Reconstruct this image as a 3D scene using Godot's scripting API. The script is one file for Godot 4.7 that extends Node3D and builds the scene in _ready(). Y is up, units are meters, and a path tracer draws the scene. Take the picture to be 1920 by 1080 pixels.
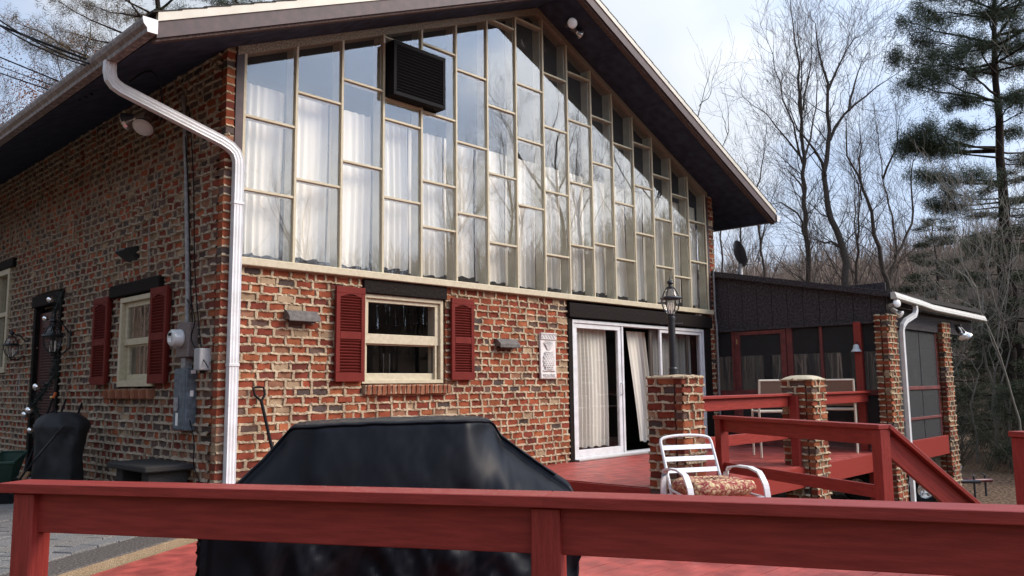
extends Node3D

# ---------------------------------------------------------------- mesh helper
class MB:
	var v := PackedVector3Array()
	var n := PackedVector3Array()
	var c := PackedColorArray()
	var ix := PackedInt32Array()
	var col := Color(1, 1, 1)
	func vert(p: Vector3, nn: Vector3) -> int:
		v.append(p); n.append(nn); c.append(col)
		return v.size() - 1
	func quad(a: Vector3, b: Vector3, d: Vector3, e: Vector3) -> void:   # counter-clockwise seen from outside
		var nn := (b - a).cross(e - a)
		if nn.length_squared() < 1e-16: nn = (d - b).cross(e - b)
		nn = nn.normalized()
		var i := v.size()
		v.append(a); v.append(b); v.append(d); v.append(e)
		for k in 4: n.append(nn); c.append(col)
		ix.append(i); ix.append(i + 2); ix.append(i + 1); ix.append(i); ix.append(i + 3); ix.append(i + 2)
	func tri(a: Vector3, b: Vector3, d: Vector3) -> void:
		var nn := (b - a).cross(d - a).normalized()
		var i := v.size()
		v.append(a); v.append(b); v.append(d)
		for k in 3: n.append(nn); c.append(col)
		ix.append(i); ix.append(i + 2); ix.append(i + 1)
	func face(p: Array, ctr: Vector3) -> void:   # a face of a convex body, turned outward
		var nn: Vector3 = (p[1] - p[0]).cross(p[2] - p[0])
		var flip: bool = nn.dot(p[0] - ctr) < 0.0
		if p.size() == 3:
			if flip: tri(p[0], p[2], p[1])
			else: tri(p[0], p[1], p[2])
		elif flip: quad(p[0], p[3], p[2], p[1])
		else: quad(p[0], p[1], p[2], p[3])
	func box(o: Vector3, s: Vector3, b := Basis.IDENTITY) -> void:
		var h := s * 0.5
		for a in 3:
			for sg in [-1.0, 1.0]:
				var q := []
				for k in [[-1, -1], [1, -1], [1, 1], [-1, 1]]:
					var p := Vector3.ZERO
					p[a] = sg * h[a]
					p[(a + 1) % 3] = k[0] * h[(a + 1) % 3]
					p[(a + 2) % 3] = k[1] * h[(a + 2) % 3]
					q.append(o + b * p)
				face(q, o)
	func cbox(o: Vector3, s: Vector3, bv := 0.004, b := Basis.IDENTITY) -> void:   # box with chamfered edges
		var h := s * 0.5
		bv = minf(bv, minf(h.x, minf(h.y, h.z)) * 0.6)
		var g := func(sg: Vector3, a: int) -> Vector3:
			var p := Vector3(sg.x * (h.x - bv), sg.y * (h.y - bv), sg.z * (h.z - bv))
			p[a] = sg[a] * h[a]
			return o + b * p
		for a in 3:
			var a1 := (a + 1) % 3
			var a2 := (a + 2) % 3
			for sg in [-1.0, 1.0]:
				var q := []
				for k in [[-1, -1], [1, -1], [1, 1], [-1, 1]]:
					var s3 := Vector3.ZERO
					s3[a] = sg; s3[a1] = k[0]; s3[a2] = k[1]
					q.append(g.call(s3, a))
				face(q, o)
			for s1 in [-1.0, 1.0]:
				for s2 in [-1.0, 1.0]:
					var lo := Vector3.ZERO
					var hi := Vector3.ZERO
					lo[a] = -1; lo[a1] = s1; lo[a2] = s2
					hi[a] = 1; hi[a1] = s1; hi[a2] = s2
					face([g.call(lo, a1), g.call(hi, a1), g.call(hi, a2), g.call(lo, a2)], o)
		for sx in [-1.0, 1.0]:
			for sy in [-1.0, 1.0]:
				for sz in [-1.0, 1.0]:
					var s4 := Vector3(sx, sy, sz)
					face([g.call(s4, 0), g.call(s4, 1), g.call(s4, 2)], o)
	func bar(a: Vector3, b: Vector3, w: float, h: float, up := Vector3.UP, bv := 0.004) -> void:   # board from a to b, h along up
		var f := (b - a).normalized()
		var r := f.cross(up).normalized()
		var u := r.cross(f).normalized()
		cbox((a + b) * 0.5, Vector3(w, h, a.distance_to(b)), bv, Basis(r, u, -f))
	func tube(p: Array, r: Array, k := 8, caps := true) -> void:
		var m := p.size()
		if m < 2: return
		var f0: Vector3 = (p[1] - p[0]).normalized()
		var u: Vector3 = f0.cross(Vector3.UP if absf(f0.y) < 0.9 else Vector3.RIGHT).normalized()
		var first := v.size()
		for i in m:
			var f: Vector3 = (p[mini(i + 1, m - 1)] - p[maxi(i - 1, 0)]).normalized()
			u = (u - f * u.dot(f)).normalized()
			var w := f.cross(u)
			var rad: float = r[mini(i, r.size() - 1)]
			for j in k:
				var t := TAU * j / k
				var d := u * cos(t) + w * sin(t)
				v.append(p[i] + d * rad); n.append(d); c.append(col)
		for i in m - 1:
			for j in k:
				var a := first + i * k + j
				var b := first + i * k + (j + 1) % k
				ix.append(a); ix.append(b + k); ix.append(b)
				ix.append(a); ix.append(a + k); ix.append(b + k)
		if caps:
			for e in [0, m - 1]:
				var fn: Vector3 = (p[0] - p[1]).normalized() if e == 0 else (p[m - 1] - p[m - 2]).normalized()
				var o := vert(p[e], fn)
				var st := v.size()
				for j in k: vert(v[first + e * k + j], fn)
				for j in k:
					var j2 := (j + 1) % k
					if e == 0: ix.append(o); ix.append(st + j); ix.append(st + j2)
					else: ix.append(o); ix.append(st + j2); ix.append(st + j)
	func lathe(prof: Array, k := 16, t := Transform3D.IDENTITY) -> void:   # prof: [radius, height]
		for i in prof.size() - 1:
			var r0: float = prof[i][0]
			var r1: float = prof[i + 1][0]
			var y0: float = prof[i][1]
			var y1: float = prof[i + 1][1]
			var sl := Vector2(y1 - y0, r0 - r1).normalized()
			var st := v.size()
			for j in k + 1:
				var a := TAU * j / k
				var d := Vector3(cos(a), 0, sin(a))
				var nn := (t.basis * (d * sl.x + Vector3.UP * sl.y)).normalized()
				vert(t * (d * r0 + Vector3.UP * y0), nn)
				vert(t * (d * r1 + Vector3.UP * y1), nn)
			for j in k:
				var q := st + j * 2
				ix.append(q); ix.append(q + 2); ix.append(q + 1)
				ix.append(q + 1); ix.append(q + 2); ix.append(q + 3)
	func ball(o: Vector3, r: Vector3, k := 12) -> void:
		var st := v.size()
		var m := k / 2
		for i in m + 1:
			var a := PI * i / m
			for j in k + 1:
				var b := TAU * j / k
				var d := Vector3(sin(a) * cos(b), cos(a), sin(a) * sin(b))
				vert(o + d * r, (d / r).normalized())
		for i in m:
			for j in k:
				var q := st + i * (k + 1) + j
				ix.append(q); ix.append(q + k + 1); ix.append(q + 1)
				ix.append(q + 1); ix.append(q + k + 1); ix.append(q + k + 2)
	func prism(poly: PackedVector2Array, d0: float, d1: float, t := Transform3D.IDENTITY) -> void:   # outline in XY, depth along Z
		if Geometry2D.is_polygon_clockwise(poly):
			poly = poly.duplicate(); poly.reverse()
		var tr := Geometry2D.triangulate_polygon(poly)
		for i in range(0, tr.size(), 3):
			var a := poly[tr[i]]
			var b := poly[tr[i + 1]]
			var d := poly[tr[i + 2]]
			if (b - a).cross(d - a) < 0:
				var sw := b
				b = d; d = sw
			tri(t * Vector3(a.x, a.y, d1), t * Vector3(b.x, b.y, d1), t * Vector3(d.x, d.y, d1))
			tri(t * Vector3(a.x, a.y, d0), t * Vector3(d.x, d.y, d0), t * Vector3(b.x, b.y, d0))
		for i in poly.size():
			var a := poly[i]
			var b := poly[(i + 1) % poly.size()]
			quad(t * Vector3(a.x, a.y, d1), t * Vector3(a.x, a.y, d0), t * Vector3(b.x, b.y, d0), t * Vector3(b.x, b.y, d1))
	func sheet(rows: Array) -> void:   # rows of points, smooth
		var m := rows.size()
		var k: int = rows[0].size()
		var st := v.size()
		for i in m:
			for j in k:
				var du: Vector3 = rows[i][mini(j + 1, k - 1)] - rows[i][maxi(j - 1, 0)]
				var dv: Vector3 = rows[mini(i + 1, m - 1)][j] - rows[maxi(i - 1, 0)][j]
				var nn := du.cross(dv)
				vert(rows[i][j], nn.normalized() if nn.length_squared() > 1e-14 else Vector3.UP)
		for i in m - 1:
			for j in k - 1:
				var q := st + i * k + j
				ix.append(q); ix.append(q + k); ix.append(q + 1)
				ix.append(q + 1); ix.append(q + k); ix.append(q + k + 1)
	func mesh() -> ArrayMesh:
		var a := []
		a.resize(Mesh.ARRAY_MAX)
		a[Mesh.ARRAY_VERTEX] = v
		a[Mesh.ARRAY_NORMAL] = n
		a[Mesh.ARRAY_COLOR] = c
		a[Mesh.ARRAY_INDEX] = ix
		var m := ArrayMesh.new()
		m.add_surface_from_arrays(Mesh.PRIMITIVE_TRIANGLES, a)
		return m

# ---------------------------------------------------------------- scene helper
var used := {}
var M := {}
var cam_at := Vector3(-4.0441, 1.1112, 7.714)
var cam_basis := Basis(Vector3(0.68999, -0.01169, 0.72373), Vector3(-0.07835, 0.99279, 0.09074), Vector3(-0.71957, -0.11932, 0.68409))

func numbered(called: String, p: Node) -> String:
	var key := str(p.get_instance_id()) + called
	var k: int = used.get(key, 0)
	used[key] = k + 1
	return called if k == 0 else "%s_%03d" % [called, k]

func tag(o: Node, label: String, category := "", group := "", kind := "") -> Node:
	if label: o.set_meta("label", label)
	if category: o.set_meta("category", category)
	if group: o.set_meta("group", group)
	if kind: o.set_meta("kind", kind)
	return o

func thing(called: String, label: String, category: String, at := Vector3.ZERO, turn := 0.0, group := "") -> Node3D:
	var o := Node3D.new()
	o.name = numbered(called, self)
	add_child(o, true)
	o.position = at
	o.rotation.y = turn
	tag(o, label, category, group)
	return o

func part(called: String, what, m: Material, p: Node) -> MeshInstance3D:
	var o := MeshInstance3D.new()
	o.mesh = what.mesh() if what is MB else what
	o.material_override = m
	o.name = numbered(called, p)
	p.add_child(o, true)
	return o

func single(called: String, what, m: Material, label: String, category: String, group := "") -> MeshInstance3D:
	var o := part(called, what, m, self)
	tag(o, label, category, group)
	return o

# a sawn board from a to b with its grain along its own z axis
func board(called: String, a: Vector3, b: Vector3, w: float, h: float, m: Material, p: Node, bv := 0.004, up := Vector3.UP) -> MeshInstance3D:
	var f := (b - a).normalized()
	var rt := f.cross(up).normalized()
	var k := MB.new()
	k.cbox(Vector3.ZERO, Vector3(w, h, a.distance_to(b)), bv)
	var o := part(called, k, m, p)
	o.transform = Transform3D(Basis(rt, rt.cross(f).normalized(), -f), (a + b) * 0.5)
	return o

func struct(called: String, what, m: Material, p: Node = self) -> MeshInstance3D:
	var o := part(called, what, m, p)
	o.set_meta("kind", "structure")
	return o

func again(o: Node3D, label: String, at: Vector3, turn := 0.0) -> Node3D:
	var r: Node3D = o.duplicate()
	r.name = numbered(String(o.name).rstrip("0123456789").trim_suffix("_"), self)
	add_child(r, true)
	r.position = at
	r.rotation.y = turn
	if label: r.set_meta("label", label)
	return r

func rng(s: int) -> RandomNumberGenerator:
	var r := RandomNumberGenerator.new()
	r.seed = s
	return r

func lin(r: float, g: float, b: float) -> Color:
	return Color(r, g, b).linear_to_srgb()

func noise_tex(freq: float, lo: Color, hi: Color, s := 1, kind := FastNoiseLite.TYPE_SIMPLEX_SMOOTH, oct := 4, size := 256, bump := 0.0) -> NoiseTexture2D:
	var f := FastNoiseLite.new()
	f.noise_type = kind
	f.frequency = freq
	f.seed = s
	f.fractal_octaves = oct
	var t := NoiseTexture2D.new()
	t.width = size; t.height = size
	t.seamless = true
	t.noise = f
	if bump > 0.0:
		t.as_normal_map = true
		t.bump_strength = bump
	else:
		var g := Gradient.new()
		g.offsets = PackedFloat32Array([0.15, 0.85])
		g.colors = PackedColorArray([lo, hi])
		t.color_ramp = g
	return t

# a plain surface: linear base colour, roughness, an optional mottle texture and relief
func mat(r: float, g: float, b: float, rough := 0.8, tex: Texture2D = null, scale := 1.0, bump: Texture2D = null, bscale := 1.0, bstr := 1.0, metal := 0.0) -> StandardMaterial3D:
	var m := StandardMaterial3D.new()
	m.albedo_color = lin(r, g, b)
	m.roughness = rough
	m.metallic = metal
	if rough >= 0.75: m.metallic_specular = 0.25
	if tex:
		m.albedo_texture = tex
		m.uv1_triplanar = true
		m.uv1_world_triplanar = true
		m.uv1_scale = Vector3.ONE * scale
	if bump:
		m.normal_enabled = true
		m.normal_texture = bump
		m.normal_scale = bstr
		m.uv1_triplanar = true
		m.uv1_world_triplanar = true
		m.uv1_scale = Vector3.ONE * (scale if tex else bscale)
	return m

# slow stains over a whole wall, multiplied into the surface's own colour
func stain(m: StandardMaterial3D, t: Texture2D, scale: float) -> void:
	m.detail_enabled = true
	m.detail_albedo = t
	m.detail_blend_mode = BaseMaterial3D.BLEND_MODE_MUL
	m.detail_uv_layer = BaseMaterial3D.DETAIL_UV_2
	m.uv2_triplanar = true
	m.uv2_world_triplanar = true
	m.uv2_scale = Vector3.ONE * scale

func glass(spec := 0.5, alpha := 0.04) -> StandardMaterial3D:
	var m := StandardMaterial3D.new()
	m.albedo_color = Color(0.03, 0.03, 0.03, alpha)
	m.transparency = BaseMaterial3D.TRANSPARENCY_ALPHA
	m.roughness = 0.0
	m.metallic_specular = spec
	return m

func make_sky() -> ImageTexture:
	var w := 1024
	var h := 512
	var im := Image.create(w, h, false, Image.FORMAT_RGBAF)
	var f := FastNoiseLite.new()
	f.seed = 11
	f.frequency = 0.55
	f.fractal_octaves = 5
	f.fractal_gain = 0.5
	f.domain_warp_enabled = true
	f.domain_warp_amplitude = 0.6
	f.domain_warp_frequency = 0.5
	var g := FastNoiseLite.new()
	g.seed = 5
	g.frequency = 1.3
	g.fractal_octaves = 4
	var sun := Vector3(0.48, 0.61, 0.63).normalized()
	for y in h:
		var th := PI * (y + 0.5) / h
		var dy := cos(th)
		for x in w:
			var ph := TAU * (x + 0.5) / w
			var d := Vector3(sin(th) * sin(ph), dy, -sin(th) * cos(ph))
			if dy < -0.02:
				im.set_pixel(x, y, Color(0.16, 0.14, 0.12))
				continue
			var k := 1.0 / (maxf(dy, 0.0) + 0.28)
			var p := Vector2(d.x, d.z) * k
			var a := f.get_noise_2d(p.x * 1.1, p.y * 1.1) * 0.5 + 0.5
			var a2 := g.get_noise_2d(p.x, p.y * 1.3) * 0.5 + 0.5
			var cover := smoothstep(0.40, 0.64, a * 0.75 + a2 * 0.25)
			cover = lerpf(cover, 1.0, 0.12)
			var blue := Color(0.36, 0.52, 0.82).lerp(Color(0.56, 0.69, 0.90), clampf(1.0 - dy * 1.6, 0, 1))
			var shade := smoothstep(0.35, 0.75, a2 * 0.6 + a * 0.4)
			var cl := Color(0.82, 0.85, 0.90).lerp(Color(0.54, 0.62, 0.73), shade * clampf(dy * 1.7, 0.1, 1.0))
			var cc := blue.lerp(cl, cover)
			var s := maxf(0.0, d.dot(sun))
			var glow := (0.75 * exp(-(1.0 - s) / 0.20) + 0.12 * exp(-(1.0 - s) / 0.35)) * (0.75 + 0.5 * cover) + 0.55 * exp(-(1.0 - s) / 0.05)
			cc = cc * (1.0 + glow * 6.0) + Color(0.30, 0.20, 0.04) * glow
			im.set_pixel(x, y, Color(cc.r, cc.g, cc.b, 1))
	return ImageTexture.create_from_image(im)

# ---------------------------------------------------------------- brick work
var BRICK := []          # materials: [material, weight, linear colour]
var brick_shapes := []   # chamfered unit bricks
var brick_list := []     # all candidates of the house, [score, wall part, transform, colour index]

func pick_brick(r: RandomNumberGenerator) -> int:
	var t := r.randf()
	for i in BRICK.size():
		t -= BRICK[i][1]
		if t <= 0: return i
	return 0

func make_brick_shapes() -> void:
	var r := rng(3)
	for k in 8:
		var m := MB.new()
		m.cbox(Vector3.ZERO, Vector3.ONE, 0.06 + r.randf() * 0.05)
		for i in m.v.size():   # uneven, rumbled corners; same shift for equal corners
			var q := m.v[i]
			var hsh := sin(q.x * 37.1 + q.y * 71.7 + q.z * 11.3 + k * 5.1) * 43.7
			m.v[i] = q + Vector3(sin(hsh * 3.1), sin(hsh * 5.3), sin(hsh * 7.7)) * Vector3(0.012, 0.035, 0.05)
		brick_shapes.append(m.mesh())

# courses of brick with squeezed-out mortar; O corner at the foot, U along, N outward.
# holes: Rect2 in (along, height). Returns {bricks: [[transform, colour, centre]], mortar: MB}
func brickwork(O: Vector3, U: Vector3, N: Vector3, L: float, y0: float, y1: float, holes: Array, r: RandomNumberGenerator, thick := 0.2, course := 0.09, top = null, bead := 1.0, step := 0.034, fat := 1.0, shade_mix := 0.0) -> Dictionary:
	var out := []
	var mo := MB.new()
	var B := Basis(U, Vector3.UP, N)
	var nz := FastNoiseLite.new()
	nz.seed = r.randi() % 1000
	nz.frequency = 3.0
	var nc := int(ceil((y1 - y0) / course))
	for ci in nc:
		var ya := y0 + ci * course
		var yb := ya + course
		var cuts := [[0.0, L]]
		for hh in holes:
			var ho: Rect2 = hh
			if ya + course * 0.5 > ho.position.y and ya + course * 0.5 < ho.end.y:
				var nx := []
				for cu in cuts:
					if ho.end.x <= cu[0] or ho.position.x >= cu[1]: nx.append(cu); continue
					if ho.position.x > cu[0] + 0.01: nx.append([cu[0], ho.position.x])
					if ho.end.x < cu[1] - 0.01: nx.append([ho.end.x, cu[1]])
				cuts = nx
		for cu in cuts:
			var ua: float = cu[0]
			var ub: float = cu[1]
			if top != null:
				if ya > (top as Callable).call((ua + ub) * 0.5): continue
			# body of mortar behind the faces
			mo.box(O + U * (ua + ub) * 0.5 + Vector3.UP * (ya + course * 0.5 - 0.0) + N * (-0.013 - thick * 0.5), Vector3(ub - ua - 0.02, course, thick), B)
			# bricks
			var u := ua
			var firstlen := 0.10 if ci % 2 == 1 else 0.19
			var ends := []
			while u < ub - 0.015:
				var ln := r.randf_range(0.172, 0.205)
				if r.randf() < 0.22: ln = r.randf_range(0.085, 0.11)
				if u == ua: ln = firstlen
				if u + ln > ub - 0.055: ln = ub - u
				var hgt := course - r.randf_range(0.017, 0.025)
				var cen := O + U * (u + ln * 0.5) + Vector3.UP * (ya + course * 0.5 + r.randf_range(-0.003, 0.003)) + N * (-0.05 + r.randf_range(-0.007, 0.004) + (r.randf_range(0.004, 0.014) if r.randf() < 0.15 else 0.0))
				var bb := B * Basis(Vector3.FORWARD, r.randf_range(-0.022, 0.022))
				out.append([Transform3D(bb * Basis.from_scale(Vector3(ln - 0.006, hgt, 0.1)), cen), pick_brick(r) if r.randf() >= shade_mix else [4, 5, 6, 6, 2, 8][r.randi() % 6], cen])  # the alternative picks are darker browns, a wall's shade put into its bricks
				u += ln + 0.025
				if u < ub - 0.02: ends.append(u - 0.0125)
			# vertical beads
			for e in ends:
				var pp := []
				for k in 4:
					pp.append([e + r.randf_range(-0.004, 0.004), ya + course * (k / 3.0)])
				for k in 3:
					var w0 := r.randf_range(0.0135, 0.0195) * fat
					var pr0 := r.randf_range(0.005, 0.013) * minf(bead, 1.4)
					strip(mo, O, U, N, pp[k][0], pp[k][1], pp[k + 1][0], pp[k + 1][1], w0, pr0)
			# oozing bed joint on top of this course
			var m := maxi(2, int((ub - ua) / step))
			var prev := []
			for k in m + 1:
				var uu := ua + (ub - ua) * k / m
				var t1 := nz.get_noise_2d(uu * 2.2, ya * 31.0)
				var t2 := nz.get_noise_2d(uu * 7.0 + 50.0, ya * 17.0)
				var pr := clampf(0.010 + 0.016 * t1 + 0.022 * t2 + r.randf_range(-0.006, 0.007), -0.003, 0.040) * bead
				var hw := clampf(0.0165 + 0.010 * t2 + r.randf_range(-0.003, 0.005), 0.009, 0.031) * fat
				var sag := clampf(t1 * 0.020 + t2 * 0.012 + r.randf_range(-0.005, 0.004), -0.024, 0.014)
				var bp := O + U * uu + Vector3.UP * (yb + sag * 0.6)
				var cur := [bp + Vector3.UP * hw + N * -0.014, bp + Vector3.UP * hw * 0.6 + N * pr * 0.6, bp + Vector3.UP * -hw * 0.35 + N * pr, bp - Vector3.UP * hw + N * -0.014]
				if prev.size():
					for q in 3: mo.quad(prev[q + 1], cur[q + 1], cur[q], prev[q])
				prev = cur
	return {"bricks": out, "mortar": mo}

func strip(mo: MB, O: Vector3, U: Vector3, N: Vector3, ua: float, ya: float, ub: float, yb: float, w: float, pr: float) -> void:
	var a := O + U * ua + Vector3.UP * ya
	var b := O + U * ub + Vector3.UP * yb
	var ar := [a - U * w - N * 0.014, a - U * w * 0.75 + N * pr, a + U * w * 0.75 + N * pr, a + U * w - N * 0.014]
	var br := [b - U * w - N * 0.014, b - U * w * 0.75 + N * pr, b + U * w * 0.75 + N * pr, b + U * w - N * 0.014]
	for q in 3: mo.quad(ar[q], ar[q + 1], br[q + 1], br[q])

func lay(p: Node, list: Array) -> void:   # each brick an object of its own
	for b in list:
		var o := MeshInstance3D.new()
		o.mesh = brick_shapes[absi(int(b[2].x * 131 + b[2].y * 77 + b[2].z * 53)) % 8]
		o.material_override = BRICK[b[1]][0]
		o.name = numbered("brick", p)
		p.add_child(o, true)
		o.transform = b[0]

func heap(p: Node, list: Array) -> void:   # the rest of the bricks, joined
	if list.is_empty(): return
	var m := MB.new()
	for b in list:
		var cc: Color = BRICK[b[1]][2]
		var k := 0.85 + 0.3 * absf(sin(b[2].x * 91.0 + b[2].y * 57.0 + b[2].z * 33.0))
		m.col = Color(cc.r * k, cc.g * k, cc.b * k)
		var t: Transform3D = b[0]
		var tw := 0.02 * sin(b[2].y * 210.0 + b[2].x * 80.0 + b[2].z * 60.0)
		m.box(t.origin, Vector3(t.basis.x.length(), t.basis.y.length(), t.basis.z.length()), t.basis.orthonormalized() * Basis(Vector3.UP, tw) * Basis(Vector3.RIGHT, tw * 1.3))
	var o := part("bricks", m, M.brick_mass, p)
	o.set_meta("kind", "stuff")

func seen_size(p: Vector3, nrm: Vector3) -> float:
	var d := p - cam_at
	var q := cam_basis.inverse() * d
	if q.z > -0.5: return 0.0
	if absf(q.x / q.z) > 0.64 or absf(q.y / q.z) > 0.36: return 0.0
	return maxf(0.0, -nrm.dot(d.normalized())) / d.length_squared()

# ---------------------------------------------------------------- the house
const APX := 4.68
const APY := 6.745
const SLOPE := 0.432

func eave_y(x: float) -> float:
	return APY - SLOPE * absf(x - APX)

func xs_at(p: Vector3) -> Transform3D:
	return Transform3D(Basis.IDENTITY, p)

func build_house() -> void:
	var H := thing("brick_house", "two storey brick house with a gable glazed in cream framed panes above red brick", "house")
	# --- walls
	var fw := Node3D.new()
	fw.name = "front_wall"
	H.add_child(fw, true)
	var sw := Node3D.new()
	sw.name = "side_wall"
	H.add_child(sw, true)
	var front := brickwork(Vector3(-0.19, 0, 0), Vector3.RIGHT, Vector3.BACK, 9.84, -0.33, 4.65, [
		Rect2(1.735, 1.02, 1.285, 1.35), Rect2(5.44, -1.0, 4.12, 3.34), Rect2(0.095, 2.37, 9.555, 9.0)], rng(21), 0.2, 0.09, null, 1.15, 0.027, 1.15)
	part("mortar", front.mortar, M.mortar, fw)
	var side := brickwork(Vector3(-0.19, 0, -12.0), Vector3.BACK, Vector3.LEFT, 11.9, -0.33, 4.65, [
		Rect2(9.548, 1.13, 1.03, 1.25), Rect2(6.30, -1.0, 1.12, 3.52), Rect2(4.2, 1.4, 0.75, 1.70)], rng(22), 0.2, 0.09, null, 1.8, 0.04, 1.2, 0.62)  # last argument browns this wall's bricks, shade worked into their colour
	part("mortar", side.mortar, M.mortar_shaded, sw)
	for b in front.bricks: brick_list.append([seen_size(b[2], Vector3.BACK) * b[0].basis.x.length(), fw, b])
	for b in side.bricks: brick_list.append([seen_size(b[2], Vector3.LEFT) * b[0].basis.z.length() * 0.0 + seen_size(b[2], Vector3.LEFT) * 0.17, sw, b])
	brick_list.sort_custom(func(a, b): return a[0] > b[0])
	var rest := {fw: [], sw: []}
	for i in brick_list.size():
		if i < 300: lay(brick_list[i][1], [brick_list[i][2]])
		else: rest[brick_list[i][1]].append(brick_list[i][2])
	heap(fw, rest[fw])
	heap(sw, rest[sw])
	# back and far walls, floors between
	var shell := MB.new()
	shell.prism(PackedVector2Array([Vector2(-0.15, -0.4), Vector2(9.6, -0.4), Vector2(9.6, eave_y(9.6)), Vector2(APX, APY), Vector2(-0.15, eave_y(-0.15))]), -12.15, -11.98)
	shell.box(Vector3(9.55, 2.1, -6.2), Vector3(0.2, 4.9, 11.5))
	shell.box(Vector3(4.68, 2.26, -6.1), Vector3(9.5, 0.16, 11.7))
	shell.box(Vector3(4.68, -0.12, -6.1), Vector3(9.5, 0.16, 11.7))
	shell.box(Vector3(4.9, 1.1, -3.2), Vector3(0.12, 2.16, 5.9))
	shell.box(Vector3(4.7, 1.1, -6.0), Vector3(9.4, 2.16, 0.12))
	shell.prism(PackedVector2Array([Vector2(0.0, 2.3), Vector2(9.4, 2.3), Vector2(9.4, eave_y(9.4)), Vector2(APX, APY), Vector2(0.0, eave_y(0.0))]), -7.05, -6.95)
	part("inner_wall", shell, M.room, H)
	# --- roof
	var rf := MB.new()
	rf.prism(PackedVector2Array([Vector2(APX, APY + 0.02), Vector2(APX, APY + 0.2), Vector2(-1.25, eave_y(-1.25) + 0.2), Vector2(-1.25, eave_y(-1.25) + 0.02)]), -12.3, 0.78)
	rf.prism(PackedVector2Array([Vector2(APX, APY + 0.02), Vector2(APX, APY + 0.2), Vector2(10.61, eave_y(10.61) + 0.2), Vector2(10.61, eave_y(10.61) + 0.02)]), -12.3, 0.78)
	var roof := part("roof", rf, M.shingle, H)
	# shingle courses along the eaves and rakes
	for k in 26:
		var sh := MB.new()
		for s in [-1.0, 1.0]:
			var x0: float = APX + s * (5.98 - k * 0.23)
			var x1: float = APX + s * maxf(0.02, 5.98 - (k + 1) * 0.23 - 0.03)
			var pa := Vector3(x0, eave_y(x0) + 0.216, -12.32)
			var pb := Vector3(x1, eave_y(x1) + 0.206, -12.32)
			var pts := PackedVector2Array([Vector2(pa.x, pa.y), Vector2(pb.x, pb.y), Vector2(pb.x, pb.y + 0.012), Vector2(pa.x, pa.y + 0.014)])
			sh.prism(pts, -12.32, 0.83)
		part("shingle_course", sh, M.shingle, roof)
	# soffit boards under the front and left overhangs
	var sof := Node3D.new()
	sof.name = "soffit"
	H.add_child(sof, true)
	for s in [-1.0, 1.0]:
		for k in 5:
			var m := MB.new()
			var xa: float = APX + s * (5.92 - k * 1.184)
			var xb: float = APX + s * (5.92 - (k + 1) * 1.184 + 0.008)
			m.prism(PackedVector2Array([Vector2(xa, eave_y(xa)), Vector2(xb, eave_y(xb)), Vector2(xb, eave_y(xb) + 0.018), Vector2(xa, eave_y(xa) + 0.018)]), -0.25 if k else -12.2, 0.76)
			part("board", m, M.soffit, sof)
	# barge boards on both rakes: maroon board, cream drip edge
	for s in [-1.0, 1.0]:
		var bb := MB.new()
		var xe: float = APX + s * 5.93
		bb.prism(PackedVector2Array([Vector2(APX, APY - 0.02), Vector2(APX, APY + 0.13), Vector2(xe, eave_y(xe) + 0.13), Vector2(xe, eave_y(xe) - 0.02)]), 0.781, 0.812)
		part("barge_board", bb, M.maroon_trim, H)
		var lw := MB.new()
		lw.prism(PackedVector2Array([Vector2(APX, APY - 0.045), Vector2(APX, APY + 0.012), Vector2(xe, eave_y(xe) + 0.012), Vector2(xe, eave_y(xe) - 0.045)]), 0.7, 0.779)
		part("rake_moulding", lw, M.weathered, H)
		var ck := MB.new()
		ck.prism(PackedVector2Array([Vector2(APX, APY + 0.13), Vector2(APX, APY + 0.212), Vector2(xe - s * 0.0, eave_y(xe) + 0.212), Vector2(xe, eave_y(xe) + 0.13)]), 0.781, 0.826)
		part("drip_edge", ck, M.cream_metal, H)
	# gutters: K profile swept along the eaves
	for s in [-1.0, 1.0]:
		var gt := MB.new()
		var x0: float = APX + s * 5.935
		var yb := eave_y(x0) + 0.005
		var q := PackedVector2Array()
		for k in [[0, 0.0], [0.085, 0.0], [0.09, 0.035], [0.118, 0.065], [0.128, 0.10], [0.128, 0.125], [0.12, 0.125], [0.0, 0.125]]:
			q.append(Vector2(x0 + s * k[0], yb + k[1]))
		gt.prism(q, -12.3, 0.83)
		var g := part("gutter", gt, M.gutter, H)
		var cap := MB.new()
		var q2 := PackedVector2Array()
		for k in q: q2.append(k + Vector2(0, 0.001) + (k - Vector2(x0 + s * 0.06, yb + 0.06)) * 0.03)
		cap.prism(q2, 0.831, 0.838)
		part("end_cap", cap, M.white_metal, g)
	# --- corner downspout: elbow, slanted run, elbow, long drop (ribbed rectangular pipe)
	var dp := [Vector3(-1.31, 4.19, -0.11), Vector3(-1.31, 4.08, -0.11), Vector3(-1.27, 4.0, -0.10), Vector3(-1.19, 3.94, -0.09), Vector3(-0.20, 3.46, 0.045), Vector3(-0.10, 3.40, 0.058), Vector3(-0.065, 3.28, 0.062), Vector3(-0.065, -0.2, 0.062)]
	dp = []
	for k in [[-1.305, 4.20], [-1.305, 4.10], [-1.29, 4.03], [-1.25, 3.985], [-1.19, 3.955], [-0.25, 3.615], [-0.16, 3.575], [-0.10, 3.525], [-0.07, 3.455], [-0.065, 3.38], [-0.065, 1.8], [-0.065, -0.2]]:
		dp.append(Vector3(k[0], k[1], lerpf(-0.10, 0.062, clampf((k[0] + 1.19) / 0.95, 0, 1))))
	var prof := []
	for k in 7:   # corrugated front
		prof.append(Vector2(-0.05 + k * 0.0166, 0.037 if k % 2 == 0 else 0.031))
	for k in [[0.05, -0.037], [0.0, -0.037], [-0.05, -0.037]]: prof.append(Vector2(k[0], k[1]))
	var ds := MB.new()
	sweep(ds, dp, prof, Vector3.BACK)
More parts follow.
